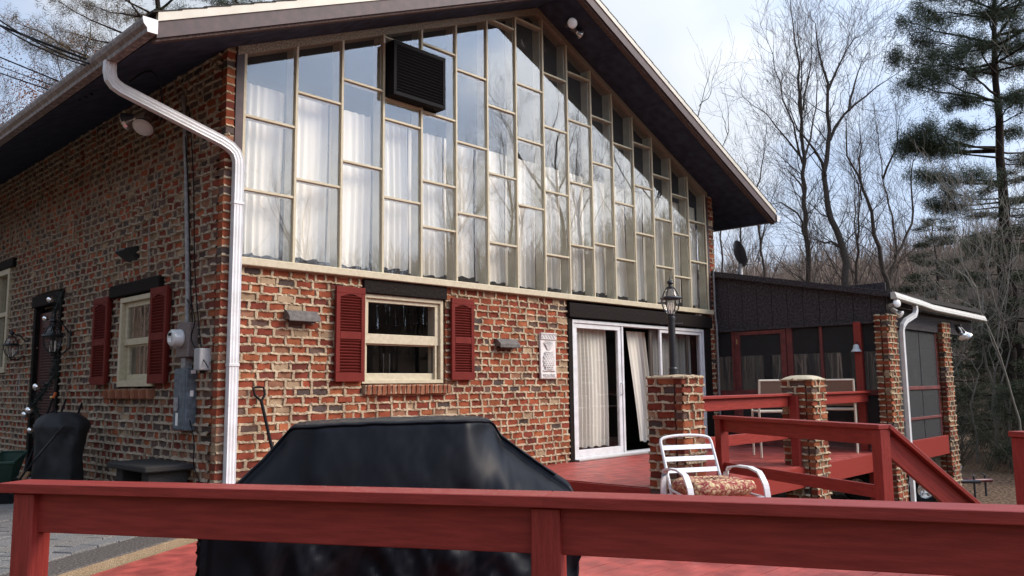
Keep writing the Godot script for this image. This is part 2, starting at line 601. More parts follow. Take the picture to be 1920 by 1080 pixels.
	var dso := part("downspout", ds, M.white_metal, H)
	for y in [3.0, 1.35]:
		var st := MB.new()
		st.cbox(Vector3(-0.065, y, 0.062), Vector3(0.112, 0.03, 0.084), 0.003)
		part("strap", st, M.white_metal, dso)
	gable(H)
	kitchen_window(H)
	patio_door(H)
	side_openings(H)

func sweep(m: MB, path: Array, prof: Array, front: Vector3) -> void:   # prof x across, y towards front
	var rings := []
	for i in path.size():
		var f: Vector3 = (path[mini(i + 1, path.size() - 1)] - path[maxi(i - 1, 0)]).normalized()
		var fr := (front - f * front.dot(f)).normalized()
		var rt := f.cross(fr)
		var ring := []
		for q in prof: ring.append(path[i] + rt * -q.x + fr * q.y)
		rings.append(ring)
	for i in path.size() - 1:
		var ctr: Vector3 = (path[i] + path[i + 1]) * 0.5
		for j in prof.size():
			var j2 := (j + 1) % prof.size()
			m.face([rings[i][j], rings[i][j2], rings[i + 1][j2], rings[i + 1][j]], ctr)
	for e in [0, path.size() - 1]:
		var c0: Vector3 = path[e]
		var inn: Vector3 = path[1] if e == 0 else path[e - 1]
		for j in prof.size(): m.face([c0, rings[e][j], rings[e][(j + 1) % prof.size()]], inn)

func slab(cx: float, cy: float, cz: float, sx: float, sy: float, sz: float, bv := 0.004) -> MB:
	var m := MB.new()
	m.cbox(Vector3(cx, cy, cz), Vector3(sx, sy, sz), bv)
	return m

func gable(H: Node3D) -> void:
	var G := Node3D.new()
	G.name = "gable_window"
	H.add_child(G, true)
	var r := rng(5)
	var xs := [0.012, 0.63, 1.232, 1.83, 2.432, 3.027, 3.61, 4.192, 4.783, 5.343, 5.93, 6.492, 7.065, 7.63, 8.205, 8.763, 9.357]
	var rails := [[3.97, 3.18], [4.385, 3.396], [4.70, 3.72], [5.40, 4.62, 4.366, 3.39], [5.51, 4.60, 3.70, 3.112], [5.325, 4.333, 3.376], [6.24, 4.977, 4.016, 3.05], [6.44, 5.451, 4.638, 3.664], [5.772, 4.947, 3.964, 3.015], [5.947, 5.181, 4.203, 3.226], [5.379, 4.62, 3.316], [5.049, 4.066, 3.134], [5.185, 4.445, 3.629], [4.733, 3.966, 3.127], [4.477, 3.778, 3.001], [4.078, 3.328]]
	var y0 := 2.455
	var area := PackedVector2Array([Vector2(0.012, y0), Vector2(9.357, y0), Vector2(9.357, eave_y(9.357) - 0.085), Vector2(APX, APY - 0.085), Vector2(0.012, eave_y(0.012) - 0.085)])
	# sill, head boards, side trim
	part("sill", slab(4.68, 2.412, 0.012, 9.5, 0.083, 0.13, 0.008), M.cream, G)
	for s in [-1.0, 1.0]:
		var hb := MB.new()
		var xe: float = APX + s * 4.76
		hb.prism(PackedVector2Array([Vector2(APX, APY), Vector2(xe, eave_y(xe)), Vector2(xe, eave_y(xe) - 0.095), Vector2(APX, APY - 0.095)]), -0.17, 0.022)
		part("head_board", hb, M.cream_aged, G)
		part("side_trim", slab(APX + s * 4.725, 3.55, -0.03, 0.095, 2.2, 0.09), M.maroon_trim, G)
	# studs with outer stops, one per column line
	for i in xs.size():
		var x: float = xs[i]
		var yt := eave_y(x) - 0.09
		part("mullion", slab(x, (yt + y0) * 0.5, 0.004, 0.032, yt - y0, 0.024, 0.003), M.cream, G)
		if i > 0 and i < xs.size():
			part("stud", slab(x - 0.006 * (1 if i < 16 else -1), (yt + y0) * 0.5, -0.095, 0.045, yt - y0, 0.14, 0.003), M.stud, G)
	for i in 16:
		var xa: float = xs[i]
		var xb: float = xs[i + 1]
		var ys: Array = rails[i].duplicate()
		ys.sort()
		var lo := y0
		ys.append(99.0)
		for y in ys:
			var hi: float = y
			if hi < 50.0:
				part("rail", slab((xa + xb) * 0.5, hi, 0.002, xb - xa - 0.033, 0.028, 0.02, 0.003), M.cream, G)
				part("cross_piece", slab((xa + xb) * 0.5, hi - 0.004, -0.05, xb - xa - 0.046, 0.034, 0.07, 0.003), M.stud, G)
			var rect := PackedVector2Array([Vector2(xa + 0.004, lo + 0.004), Vector2(xb - 0.004, lo + 0.004), Vector2(xb - 0.004, minf(hi, 8.0) - 0.004), Vector2(xa + 0.004, minf(hi, 8.0) - 0.004)])
			for poly in Geometry2D.intersect_polygons(rect, area):
				var cx := (xa + xb) * 0.5
				var cy := (lo + minf(hi, eave_y(cx))) * 0.5
				var pm := MB.new()
				var p2 := PackedVector2Array()
				for q in poly: p2.append(q - Vector2(cx, cy))
				pm.prism(p2, -0.002, 0.002)
				var o := part("pane", pm, M.glass, G)
				o.position = Vector3(cx, cy, -0.014)
				o.rotation = Vector3(r.randfn() * 0.0035, r.randfn() * 0.0045, 0)
			lo = hi
	# ledge inside under each column: bare worn wood
	for i in 16:
		part("ledge", slab((xs[i] + xs[i + 1]) * 0.5, 2.462, -0.13, xs[i + 1] - xs[i] - 0.05, 0.03, 0.16), M.bare_wood, G)

func sash_glass(p: Node, x0: float, x1: float, y0: float, y1: float, z: float, m: Material) -> void:
	part("pane", slab((x0 + x1) * 0.5, (y0 + y1) * 0.5, z, x1 - x0, y1 - y0, 0.004, 0.0005), m, p)

func rect_frame(x0: float, x1: float, y0: float, y1: float, z: float, w: float, d: float, wt := -1.0, wb := -1.0) -> MB:
	var m := MB.new()
	if wt < 0: wt = w
	if wb < 0: wb = w
	m.cbox(Vector3((x0 + x1) * 0.5, y1 - wt * 0.5, z), Vector3(x1 - x0, wt, d), 0.004)
	m.cbox(Vector3((x0 + x1) * 0.5, y0 + wb * 0.5, z), Vector3(x1 - x0, wb, d), 0.004)
	m.cbox(Vector3(x0 + w * 0.5, (y0 + wb + y1 - wt) * 0.5, z), Vector3(w, y1 - y0 - wt - wb, d), 0.004)
	m.cbox(Vector3(x1 - w * 0.5, (y0 + wb + y1 - wt) * 0.5, z), Vector3(w, y1 - y0 - wt - wb, d), 0.004)
	return m

func shutter(H: Node3D, at: Vector3, turn: float, w: float, h: float) -> void:   # louvred shutter, origin at its foot
	var S := part("shutter", rect_frame(-w * 0.5, w * 0.5, 0, h, 0.02, 0.055, 0.034, 0.075, 0.10), M.shutter, H)
	S.position = at
	S.rotation.y = turn
	var mid := slab(0, h * 0.485, 0.02, w - 0.11, 0.085, 0.034)
	part("middle_rail", mid, M.shutter, S)
	part("backing", slab(0, h * 0.5, -0.012, w - 0.06, h - 0.04, 0.044), M.shutter, S)
	# arched head of the upper opening
	var arch := MB.new()
	var q := PackedVector2Array([Vector2(-w * 0.5 + 0.055, h - 0.074), Vector2(w * 0.5 - 0.055, h - 0.074)])
	for k in 9:
		var t := 1.0 - k / 8.0
		q.append(Vector2((t - 0.5) * (w - 0.11), h - 0.118 + 0.034 * sin(PI * t)))
	arch.prism(q, 0.012, 0.034)
	part("arch", arch, M.shutter, S)
	var lm := MB.new()
	lm.cbox(Vector3.ZERO, Vector3(w - 0.112, 0.028, 0.006), 0.002, Basis(Vector3.RIGHT, 0.75))
	var lmesh := lm.mesh()
	for sec in [[0.105, h * 0.485 - 0.045], [h * 0.485 + 0.045, h - 0.10]]:
		var n := int((sec[1] - sec[0]) / 0.031)
		for k in n:
			var o := part("louvre", lmesh, M.shutter, S)
			o.position = Vector3(0, sec[0] + (k + 0.5) * (sec[1] - sec[0]) / n, 0.022)

func kitchen_window(H: Node3D) -> void:
	part("lintel", slab(2.19, 2.283, -0.03, 1.29, 0.165, 0.14, 0.008), M.dark_beam, H)
	var W := part("kitchen_window", rect_frame(1.555, 2.80, 1.152, 2.2, -0.055, 0.05, 0.11, 0.05, 0.045), M.cream, H)
	# storm frame and sashes
	part("sash", rect_frame(1.60, 2.755, 1.62, 2.155, -0.05, 0.06, 0.035, 0.05, 0.115), M.cream, W)
	part("sash", rect_frame(1.61, 2.745, 1.19, 1.655, -0.085, 0.06, 0.035, 0.05, 0.085), M.cream, W)
	part("jamb", slab(2.70, 1.66, -0.10, 0.03, 0.95, 0.14), M.cream, W)
	sash_glass(W, 1.65, 2.70, 1.73, 2.11, -0.045, M.glass_plain)
	sash_glass(W, 1.66, 2.69, 1.27, 1.61, -0.083, M.glass_plain)
	var sill := Node3D.new()
	sill.name = "brick_sill"
	H.add_child(sill, true)
	var r := rng(8)
	for k in 18:
		var o := MeshInstance3D.new()
		o.mesh = brick_shapes[k % 8]
		o.material_override = M["sill_brick%d" % (k % 3)]
		o.name = numbered("brick", sill)
		sill.add_child(o, true)
		o.transform = Transform3D(Basis(Vector3.RIGHT, 0.12) * Basis.from_scale(Vector3(0.056, 0.115, 0.16)), Vector3(1.60 + k * 0.0722, 1.085 + r.randf_range(-0.003, 0.003), 0.0))
	part("sill_mortar", slab(2.21, 1.083, -0.012, 1.30, 0.105, 0.155), M.mortar, sill)
	shutter(H, Vector3(1.345, 1.176, 0.036), 0, 0.395, 1.072)
	shutter(H, Vector3(3.08, 1.19, 0.036), 0, 0.395, 1.042)

func patio_door(H: Node3D) -> void:
	part("lintel", slab(7.31, 2.222, -0.02, 4.13, 0.215, 0.16, 0.008), M.dark_beam, H)
	part("door_post", slab(5.303, 1.05, -0.04, 0.10, 2.12, 0.12), M.dark_beam, H)
	part("door_post", slab(9.255, 1.05, -0.04, 0.23, 2.12, 0.12), M.dark_beam, H)
	var D := part("sliding_door", rect_frame(5.357, 9.135, 0.0, 2.088, -0.06, 0.045, 0.14, 0.05, 0.05), M.white_metal, H)
	var p1 := part("door_panel", rect_frame(5.40, 6.60, 0.05, 2.04, -0.03, 0.085, 0.04, 0.075, 0.10), M.white_metal, D)
	sash_glass(p1, 5.485, 6.515, 0.15, 1.965, -0.03, M.glass_plain)
	var p3 := part("door_panel", rect_frame(7.72, 9.09, 0.05, 2.04, -0.03, 0.06, 0.04, 0.06, 0.10), M.white_metal, D)
	sash_glass(p3, 7.78, 9.03, 0.15, 1.98, -0.03, M.glass_plain)
	var p2 := part("door_panel", rect_frame(7.50, 8.72, 0.05, 2.04, -0.085, 0.07, 0.035, 0.06, 0.10), M.bronze, D)
	sash_glass(p2, 7.57, 8.65, 0.15, 1.98, -0.085, M.glass_plain)
	part("mullion", slab(6.625, 1.04, -0.06, 0.05, 1.98, 0.13), M.white_metal, D)
	var hd := MB.new()
	hd.tube([Vector3(6.57, 0.95, -0.008), Vector3(6.57, 0.96, 0.03), Vector3(6.57, 1.12, 0.03), Vector3(6.57, 1.13, -0.008)], [0.011], 8)
	part("handle", hd, M.white_metal, p1)
	part("threshold", slab(7.24, 0.012, 0.05, 3.8, 0.024, 0.12), M.alu, D)

func side_openings(H: Node3D) -> void:
	# side window (wall plane x = -0.19), built facing -x
	var L := part("lintel", slab(0, 0, 0, 1.44, 0.15, 0.14, 0.01), M.dark_beam, H)
	L.position = Vector3(-0.195, 2.305, -2.01)
	L.rotation.y = -PI / 2
	var W := part("side_window", rect_frame(-0.51, 0.51, 0.0, 1.06, 0.0, 0.06, 0.13, 0.06, 0.075), M.cream, H)
	W.position = Vector3(-0.17, 1.15, -1.93)
	W.rotation.y = -PI / 2
	part("sash", rect_frame(-0.45, 0.45, 0.49, 1.0, 0.0, 0.07, 0.04, 0.06, 0.075), M.cream, W)
	part("sash", rect_frame(-0.45, 0.45, 0.075, 0.52, -0.035, 0.07, 0.04, 0.05, 0.07), M.cream, W)
	sash_glass(W, -0.38, 0.38, 0.56, 0.94, 0.0, M.glass_plain)
	sash_glass(W, -0.38, 0.38, 0.14, 0.48, -0.035, M.glass_plain)
	shutter(H, Vector3(-0.245, 1.18, -2.95), -PI / 2, 0.47, 1.08)
	shutter(H, Vector3(-0.245, 1.18, -1.25), -PI / 2, 0.43, 1.06)
	var sill := Node3D.new()
	sill.name = "brick_sill"
	H.add_child(sill, true)
	for k in 18:
		var o := MeshInstance3D.new()
		o.mesh = brick_shapes[(k * 3) % 8]
		o.material_override = M["sill_brick%d" % (k % 3)]
		o.name = numbered("brick", sill)
		sill.add_child(o, true)
		o.transform = Transform3D(Basis(Vector3.BACK, 0.1) * Basis.from_scale(Vector3(0.16, 0.11, 0.056)), Vector3(-0.20, 1.07, -2.70 + k * 0.0735))
	part("sill_mortar", slab(-0.18, 1.07, -2.075, 0.155, 0.10, 1.30), M.mortar_shaded, sill)
	# entrance door, dark red with louvred storm panel
	var dl := part("lintel", slab(-0.19, 2.42, -5.14, 0.14, 0.17, 1.2, 0.01), M.dark_beam, H)
	var D := part("entrance_door", slab(-0.14, 1.12, -5.14, 0.05, 2.26, 1.0), M.door_red, H)
	for zz in [-5.68, -4.60]: part("door_post", slab(-0.17, 1.1, zz, 0.12, 2.5, 0.10), M.dark_beam, D)
	for k in 44:
		var o := part("louvre", slab(0, 0, 0, 0.008, 0.032, 0.66, 0.002), M.door_red, D)
		o.position = Vector3(-0.172, 0.30 + k * 0.04, -5.14)
		o.rotation.z = 0.6
	var kn := MB.new()
	kn.ball(Vector3(-0.22, 1.02, -4.74), Vector3(0.03, 0.03, 0.03))
	part("handle", kn, M.brass, D)
	# tall window beyond the door
	var T := part("hall_window", rect_frame(-0.37, 0.37, 0.0, 1.68, 0.0, 0.09, 0.13, 0.09, 0.09), M.cream, H)
	T.position = Vector3(-0.17, 1.41, -7.42)
	T.rotation.y = -PI / 2
	part("sash_bar", slab(0, 0.95, 0.0, 0.6, 0.07, 0.05), M.cream, T)
	sash_glass(T, -0.28, 0.28, 0.09, 1.59, -0.01, M.glass_plain)
	var tl := part("lintel", slab(-0.195, 3.16, -7.42, 0.13, 0.14, 1.2, 0.01), M.dark_beam, H)

# ---------------------------------------------------------------- decks, rails, porch
func board_deck(called: String, poly: PackedVector2Array, top: float, m: Material, w := 0.142, thick := 0.035, gap := 0.0022) -> Node3D:   # boards along x, poly in (x, z)
	var D := Node3D.new()
	D.name = called
	add_child(D, true)
	D.set_meta("kind", "structure")
	var lo := poly[0]
	var hi := poly[0]
	for q in poly:
		lo = lo.min(q); hi = hi.max(q)
	var z := lo.y
	var r := rng(31)
	while z < hi.y:
		var strip_q := PackedVector2Array([Vector2(lo.x - 1, z + gap), Vector2(hi.x + 1, z + gap), Vector2(hi.x + 1, z + w - gap), Vector2(lo.x - 1, z + w - gap)])
		for q in Geometry2D.intersect_polygons(strip_q, poly):
			var m2 := MB.new()
			var t := Transform3D(Basis(Vector3.RIGHT, PI / 2), Vector3(0, top + r.randf_range(-0.001, 0.001), 0))
			m2.prism(q, 0.0, thick, t)
			part("board", m2, m, D)
		z += w
	return D

func railing(called: String, label: String, pts: Array, posts: Array, top: float, beam_h: float, foot: float, low_y := -9.0, pw := 0.1, group := "", over := 0.06) -> Node3D:
	var R := thing(called, label, "railing", Vector3.ZERO, 0, group)
	for i in pts.size() - 1:
		var a: Vector3 = pts[i]
		var b: Vector3 = pts[i + 1]
		var f := (b - a).normalized()
		var ea := a - f * (over if i == 0 else 0.0)
		var eb := b + f * (over if i == pts.size() - 2 else 0.0)
		var cap := board("top_rail", ea + Vector3.UP * (top - 0.019), eb + Vector3.UP * (top - 0.019), 0.142, 0.038, M.red_paint, R, 0.0025)
		var nl := MB.new()   # screw heads, in pairs over each fixing
		var k0 := 0.12
		while k0 < ea.distance_to(eb):
			for s in [-0.045, 0.04]:
				nl.lathe([[0.0055, 0.0], [0.005, 0.0012], [0.0, 0.0016]], 8, Transform3D(Basis.IDENTITY, ea + f * (k0 + s * 0.3) + f.cross(Vector3.UP) * s + Vector3.UP * (top + 0.0005)))
			k0 += 0.41
		part("screw_heads", nl, M.rust, cap).set_meta("kind", "stuff")
		board("rail_board", a + Vector3.UP * (top - 0.04 - beam_h * 0.5) , b + Vector3.UP * (top - 0.04 - beam_h * 0.5), 0.04, beam_h, M.red_paint, R)
		if low_y > -5: board("lower_rail", a + Vector3.UP * low_y, b + Vector3.UP * low_y, 0.038, 0.11, M.red_paint, R)
	for p in posts:
		var k: Vector3 = p
		var dir: Vector3 = (pts[pts.size() - 1] - pts[0]).normalized()
		board("post", Vector3(k.x, foot, k.z), Vector3(k.x, top - 0.04, k.z), pw, pw, M.red_paint, R, 0.006, dir)
	return R

func brick_pillar(called: String, label: String, x0: float, z0: float, w: float, y0: float, y1: float, s: int, group: String) -> Node3D:
	var P := thing(called, label, "brick pillar", Vector3.ZERO, 0, group)
	column_bricks(P, x0, z0, w, w, y0, y1, s)
	return P

func column_bricks(P: Node, x0: float, z0: float, wx: float, wz: float, y0: float, y1: float, s: int, keep := 999) -> void:
	var r := rng(s)
	var laid := []
	for f in [[Vector3(x0, 0, z0 + wz), Vector3.RIGHT, Vector3.BACK, wx], [Vector3(x0, 0, z0), Vector3.BACK, Vector3.LEFT, wz - 0.1], [Vector3(x0 + wx, 0, z0 + wz - 0.1), Vector3.FORWARD, Vector3.RIGHT, wz - 0.1], [Vector3(x0 + wx - 0.1, 0, z0), Vector3.LEFT, Vector3.FORWARD, wx - 0.2]]:
		if f[3] < 0.06: continue
		var b := brickwork(f[0], f[1], f[2], f[3], y0, y1, [], r, 0.07, 0.09, null, 1.35, 0.028)
		part("mortar", b.mortar, M.mortar, P)
		laid.append_array(b.bricks)
	if laid.size() > keep:
		heap(P, laid.slice(keep))
		laid = laid.slice(0, keep)
	lay(P, laid)

func build_decks() -> void:
	# lower deck, boards along x
	var low := board_deck("lower_deck", PackedVector2Array([Vector2(0.56, 0.02), Vector2(3.47, 0.02), Vector2(3.47, 2.94), Vector2(4.42, 2.92), Vector2(3.26, 5.10), Vector2(2.59, 6.31), Vector2(1.95, 7.55), Vector2(-1.1, 8.0), Vector2(-1.88, 6.0), Vector2(-2.98, 4.05), Vector2(-3.45, 3.3), Vector2(-3.28, 2.36)]), -0.18, M.red_deck)
	var up := board_deck("upper_deck", PackedVector2Array([Vector2(3.50, 0.03), Vector2(9.56, 0.03), Vector2(9.56, 2.86), Vector2(3.50, 2.86)]), -0.004, M.red_deck)
	struct("fascia", slab(3.485, -0.10, 1.30, 0.03, 0.17, 2.6, 0.003), M.red_paint, up)
	struct("fascia", slab(6.55, -0.15, 2.876, 6.06, 0.27, 0.03, 0.003), M.red_paint, up)
	struct("support_post", slab(5.72, -0.75, 2.80, 0.09, 0.95, 0.09), M.red_paint, up)
	struct("support_post", slab(9.40, -0.75, 2.78, 0.09, 0.95, 0.09), M.red_paint, up)
	struct("joist", slab(6.5, -0.14, 1.4, 6.0, 0.14, 0.04), M.soffit, up)
	# pillars at the deck corner and beside the rail
	var g := "brick pillars of the upper deck"
	var p1 := brick_pillar("brick_pillar", "brick pillar carrying the black lamp post behind the white lawn chair", 3.43, 2.62, 0.44, -0.26, 1.16, 41, g)
	var c1 := MB.new()
	c1.cbox(Vector3(3.65, 1.172, 2.84), Vector3(0.46, 0.02, 0.46), 0.006)
	c1.lathe([[0.31, 1.182], [0.2, 1.20], [0.06, 1.212], [0.0, 1.213]], 4, Transform3D(Basis(Vector3.UP, PI / 4), Vector3(3.65, 0, 2.84)))
	part("mortar_cap", c1, M.mortar, p1)
	var p2 := brick_pillar("brick_pillar", "brick pillar with a domed cream cap between the two patio armchairs", 6.70, 2.60, 0.44, -1.2, 1.14, 42, g)
	var c2 := MB.new()
	var rows := []
	for i in 9:
		var row := []
		for j in 9:
			var a := i / 4.0 - 1.0
			var b := j / 4.0 - 1.0
			row.append(Vector3(6.92 + b * 0.235, 1.152 + 0.055 * (1 - a * a * a * a) * (1 - b * b * b * b), 2.82 + a * 0.235))
		rows.append(row)
	c2.sheet(rows)
	c2.cbox(Vector3(6.92, 1.146, 2.82), Vector3(0.47, 0.014, 0.47), 0.003)
	part("cap", c2, M.cream, p2)
	# upper deck railing
	var ur := thing("deck_railing", "red plank railing running from the lamp pillar to the porch corner post", "railing")
	for seg in [[3.86, 6.66], [7.15, 9.52]]:
		var a := Vector3(seg[0], 0, 2.72)
		var b := Vector3(seg[1], 0, 2.72)
		board("top_rail", a + Vector3.UP * 0.945, b + Vector3.UP * 0.945, 0.14, 0.036, M.red_paint, ur, 0.005)
		board("rail_board", a + Vector3.UP * 0.855, b + Vector3.UP * 0.855, 0.04, 0.14, M.red_paint, ur)
		if seg[0] < 5: board("lower_rail", a + Vector3.UP * 0.42, b + Vector3.UP * 0.42, 0.038, 0.13, M.red_paint, ur)
	part("post", slab(6.655, 0.46, 2.80, 0.085, 0.94, 0.11), M.red_paint, ur)
	part("post", slab(3.915, 0.42, 2.80, 0.085, 0.88, 0.10), M.red_paint, ur)
	# stair railing with newel, stairs
	var a1 := Vector3(4.36, 0, 2.98)
	var b1 := Vector3(3.22, 0, 5.13)
	var sr := railing("stair_railing", "red railing from the lamp pillar to the newel at the top of the steps", [a1, b1], [b1, a1], 0.745, 0.135, -1.0, 0.175, 0.11)
	var sd := Vector3(0.866, 0, 0.5)
	var t0 := b1 + sd * 0.05
	var t1 := b1 + sd * 1.32
	var slope := -0.775
	var h0 := Vector3.UP * 0.728
	var h1 := Vector3.UP * (0.728 + slope * 1.28)
	var upv := (sd.cross(Vector3(-0.5, 0, 0.866))).normalized()
	board("top_rail", t0 + h0, t1 + h1, 0.14, 0.038, M.red_paint, sr, 0.005)
	board("rail_board", t0 + h0 - Vector3.UP * 0.14, t1 + h1 - Vector3.UP * 0.14, 0.04, 0.17, M.red_paint, sr)
	var e1 := MB.new()
	e1.cbox(Vector3(t1.x, -0.55, t1.z), Vector3(0.1, 0.9, 0.1), 0.005, Basis(Vector3.UP, -PI / 6))
	part("post", e1, M.red_paint, sr)
	var n2 := Vector3(2.55, 0, 6.33)
	var s2 := railing("stair_railing", "red newel and rail end on the near side of the steps", [n2, n2 + Vector3(-0.6, 0, 1.17)], [n2], 0.755, 0.135, -1.0, -9.0, 0.11)
	board("top_rail", n2 + sd * 0.05 + h0, n2 + sd * 1.32 + h1, 0.14, 0.038, M.red_paint, s2, 0.005)
	var st := thing("deck_stairs", "red wooden steps going down from the lower deck between the two newels", "stairs")
	var mid := (b1 + n2) * 0.5
	var across := (n2 - b1).normalized()
	for k in 3:
		var tr := MB.new()
		tr.cbox(mid + sd * (0.18 + 0.27 * k) + Vector3.UP * (-0.36 - 0.185 * k), Vector3(1.22, 0.038, 0.28), 0.006, Basis(across, Vector3.UP, across.cross(Vector3.UP)))
		part("tread", tr, M.red_paint, st)
	for q in [b1, n2]:
		var sg := MB.new()
		var off: Vector3 = across * (0.06 if q == b1 else -0.06)
		sg.bar(q + off + Vector3.UP * -0.25 - sd * 0.05, q + off + sd * 1.05 + Vector3.UP * -1.03, 0.04, 0.24, Vector3.UP, 0.004)
		part("stringer", sg, M.red_paint, st)
	# front railing, close to the lens
	var A := Vector3(-2.95, 0, 3.99)
	var B := Vector3(-1.93, 0, 5.86)
	var E := Vector3(-1.09, 0, 7.62)
	railing("front_railing", "long dark red deck railing crossing in front of the covered grill", [A, B, E], [A, B, E], 0.748, 0.155, -0.5, -9.0, 0.1, "", 0.10)

func build_porch() -> void:
	var P := thing("screened_porch", "low screened porch with black board siding, red posts and brick columns beside the house", "porch")
	# siding boards on the long side, following the roof slope
	var r := rng(6)
	var z := 0.0
	var X := 9.60
	while z < 3.06:
		var w := minf(0.285, 3.08 - z)
		var m := MB.new()
		var ta := 3.12 - 0.205 * z
		var tb := 3.12 - 0.205 * (z + w - 0.008)
		m.prism(PackedVector2Array([Vector2(z, 2.09), Vector2(z + w - 0.008, 2.09), Vector2(z + w - 0.008, tb), Vector2(z, ta)]), -0.012, 0.012 + r.randf_range(0, 0.006), Transform3D(Basis(Vector3.BACK, Vector3.UP, Vector3.LEFT), Vector3(X, 0, 0)))
		part("siding_board", m, M.black_board, P)
		z += w
	part("siding_backing", slab(X + 0.05, 2.40, 1.55, 0.04, 0.62, 3.05), M.black_board, P)
	part("bottom_trim", slab(X - 0.01, 2.075, 1.55, 0.06, 0.05, 3.1), M.black_board, P)
	# roof
	var rf := MB.new()
	rf.prism(PackedVector2Array([Vector2(-5.0, 4.16), Vector2(0.0, 3.135), Vector2(3.22, 2.475), Vector2(3.22, 2.545), Vector2(0.0, 3.205), Vector2(-5.0, 4.23)]), 0.0, 5.15, Transform3D(Basis(Vector3.BACK, Vector3.UP, Vector3.LEFT), Vector3(14.65, 0, 0)))
	var roof := part("roof", rf, M.shingle, P)
	var tr := MB.new()
	tr.bar(Vector3(9.5, 3.15, 0.0), Vector3(9.5, 2.49, 3.22), 0.03, 0.1)
	part("rake_trim", tr, M.black_board, P)
	part("ceiling", slab(12.05, 2.30, 1.0, 4.9, 0.04, 4.0), M.black_board, P)
	part("eave_board", slab(12.1, 2.40, 3.10, 5.05, 0.14, 0.03), M.black_board, P)
	part("header", slab(12.1, 2.16, 3.0, 5.0, 0.34, 0.10), M.black_board, P)
	var gp := [Vector3(9.42, 2.47, 3.26), Vector3(9.5, 2.465, 3.26), Vector3(10.7, 2.42, 3.26), Vector3(11.3, 2.385, 3.26), Vector3(14.68, 2.36, 3.26)]
	var gt := MB.new()
	sweep(gt, gp, [Vector2(-0.06, -0.04), Vector2(-0.06, 0.055), Vector2(-0.045, 0.065), Vector2(-0.03, 0.05), Vector2(0.0, 0.045), Vector2(0.03, 0.03), Vector2(0.05, 0.025), Vector2(0.05, -0.04)], Vector3.BACK)
	var gut := part("gutter", gt, M.gutter_white, P)
	var dp := []
	for k in [[10.42, 2.36, 3.27], [10.42, 2.27, 3.27], [10.36, 2.20, 3.265], [10.12, 2.10, 3.2], [10.02, 2.02, 3.18], [9.99, 1.92, 3.17], [9.99, -1.1, 3.17]]: dp.append(Vector3(k[0], k[1], k[2]))
	var ds := MB.new()
	sweep(ds, dp, [Vector2(-0.04, 0.03), Vector2(-0.02, 0.026), Vector2(0.0, 0.03), Vector2(0.02, 0.026), Vector2(0.04, 0.03), Vector2(0.04, -0.03), Vector2(-0.04, -0.03)], Vector3.BACK)
	part("downspout", ds, M.white_metal, P)
	# brick columns
	for k in 2:
		var c := Node3D.new()
		c.name = numbered("brick_column", P)
		P.add_child(c, true)
		column_bricks(c, [9.46, 12.34][k], 2.92, 0.46, 0.2, -1.25, 2.10, 51 + k, 148)
	# corner post and its bellows of trim
	part("corner_post", slab(9.60, 1.02, 2.61, 0.11, 2.14, 0.12), M.red_paint, P)
	# long side: screen door and screens (plane x = 9.62)
	var door := part("screen_door", rect_frame(-0.49, 0.49, 0.0, 2.03, 0.0, 0.10, 0.045, 0.07, 0.16), M.red_faded, P)
	door.position = Vector3(9.60, 0.01, 0.87)
	door.rotation.y = -PI / 2
	part("middle_rail", slab(0, 0.93, 0, 0.8, 0.10, 0.04), M.red_faded, door)
	part("screen", slab(0, 1.1, 0.0, 0.79, 1.75, 0.004, 0.0005), M.screen, door)
	var hg := MB.new()
	hg.cbox(Vector3(-0.44, 1.85, 0.03), Vector3(0.02, 0.09, 0.015), 0.002)
	part("hinge", hg, M.brass, door)
	for zz in [[1.42, 0.10], [1.98, 0.05], [0.34, 0.06]]: part("stud", slab(9.62, 1.03, zz[0], 0.06, 2.06, zz[1]), M.red_faded, P)
	for s in [[0.02, 0.34], [1.47, 2.55], [2.67, 2.93]]:
		part("screen", slab(9.62, 1.52, (s[0] + s[1]) * 0.5, 0.004, 1.1, s[1] - s[0], 0.0005), M.screen, P)
		part("rail", slab(9.62, 0.93, (s[0] + s[1]) * 0.5, 0.055, 0.09, s[1] - s[0]), M.red_faded, P)
		part("lower_screen", slab(9.62, 0.46, (s[0] + s[1]) * 0.5, 0.004, 0.84, s[1] - s[0], 0.0005), M.screen, P)
	# front side between the columns
	part("rim_beam", slab(11.13, -0.04, 3.07, 2.4, 0.33, 0.05), M.red_paint, P)
	part("rail", slab(11.13, 0.99, 3.0, 2.4, 0.06, 0.05), M.red_faded, P)
	part("rail", slab(11.13, 0.47, 3.0, 2.4, 0.045, 0.05), M.red_faded, P)
	for xx in [9.98, 10.62, 11.35, 12.28]: part("stud", slab(xx, 1.06, 2.985, 0.07 if xx > 12 or xx < 10 else 0.025, 1.95, 0.05), M.red_faded if xx > 12 or xx < 10 else M.black_board, P)
	part("screen", slab(11.13, 1.5, 3.0, 2.3, 0.98, 0.004, 0.0005), M.screen_thick, P)
	part("screen", slab(11.13, 0.53, 3.0, 2.3, 0.90, 0.004, 0.0005), M.screen_thick, P)
	# floor, far side and back
	part("floor", slab(11.2, -0.05, 1.4, 3.1, 0.08, 3.0), M.red_faded, P)
	part("floor", slab(11.2, -0.05, -2.2, 3.1, 0.08, 4.1), M.red_faded, P)
	part("back_wall", slab(11.2, 1.3, -4.2, 3.1, 3.0, 0.1), M.dark_inside, P)
	for zz in [-4.0, -2.2, -0.5, 1.2]: part("far_post", slab(12.66, 1.0, zz, 0.1, 2.3, 0.16), M.dark_inside, P)
	part("far_header", slab(12.66, 1.98, -0.7, 0.1, 0.55, 7.1), M.dark_inside, P)
	part("far_rail", slab(12.66, 0.42, -0.7, 0.08, 0.86, 7.1), M.dark_inside, P)
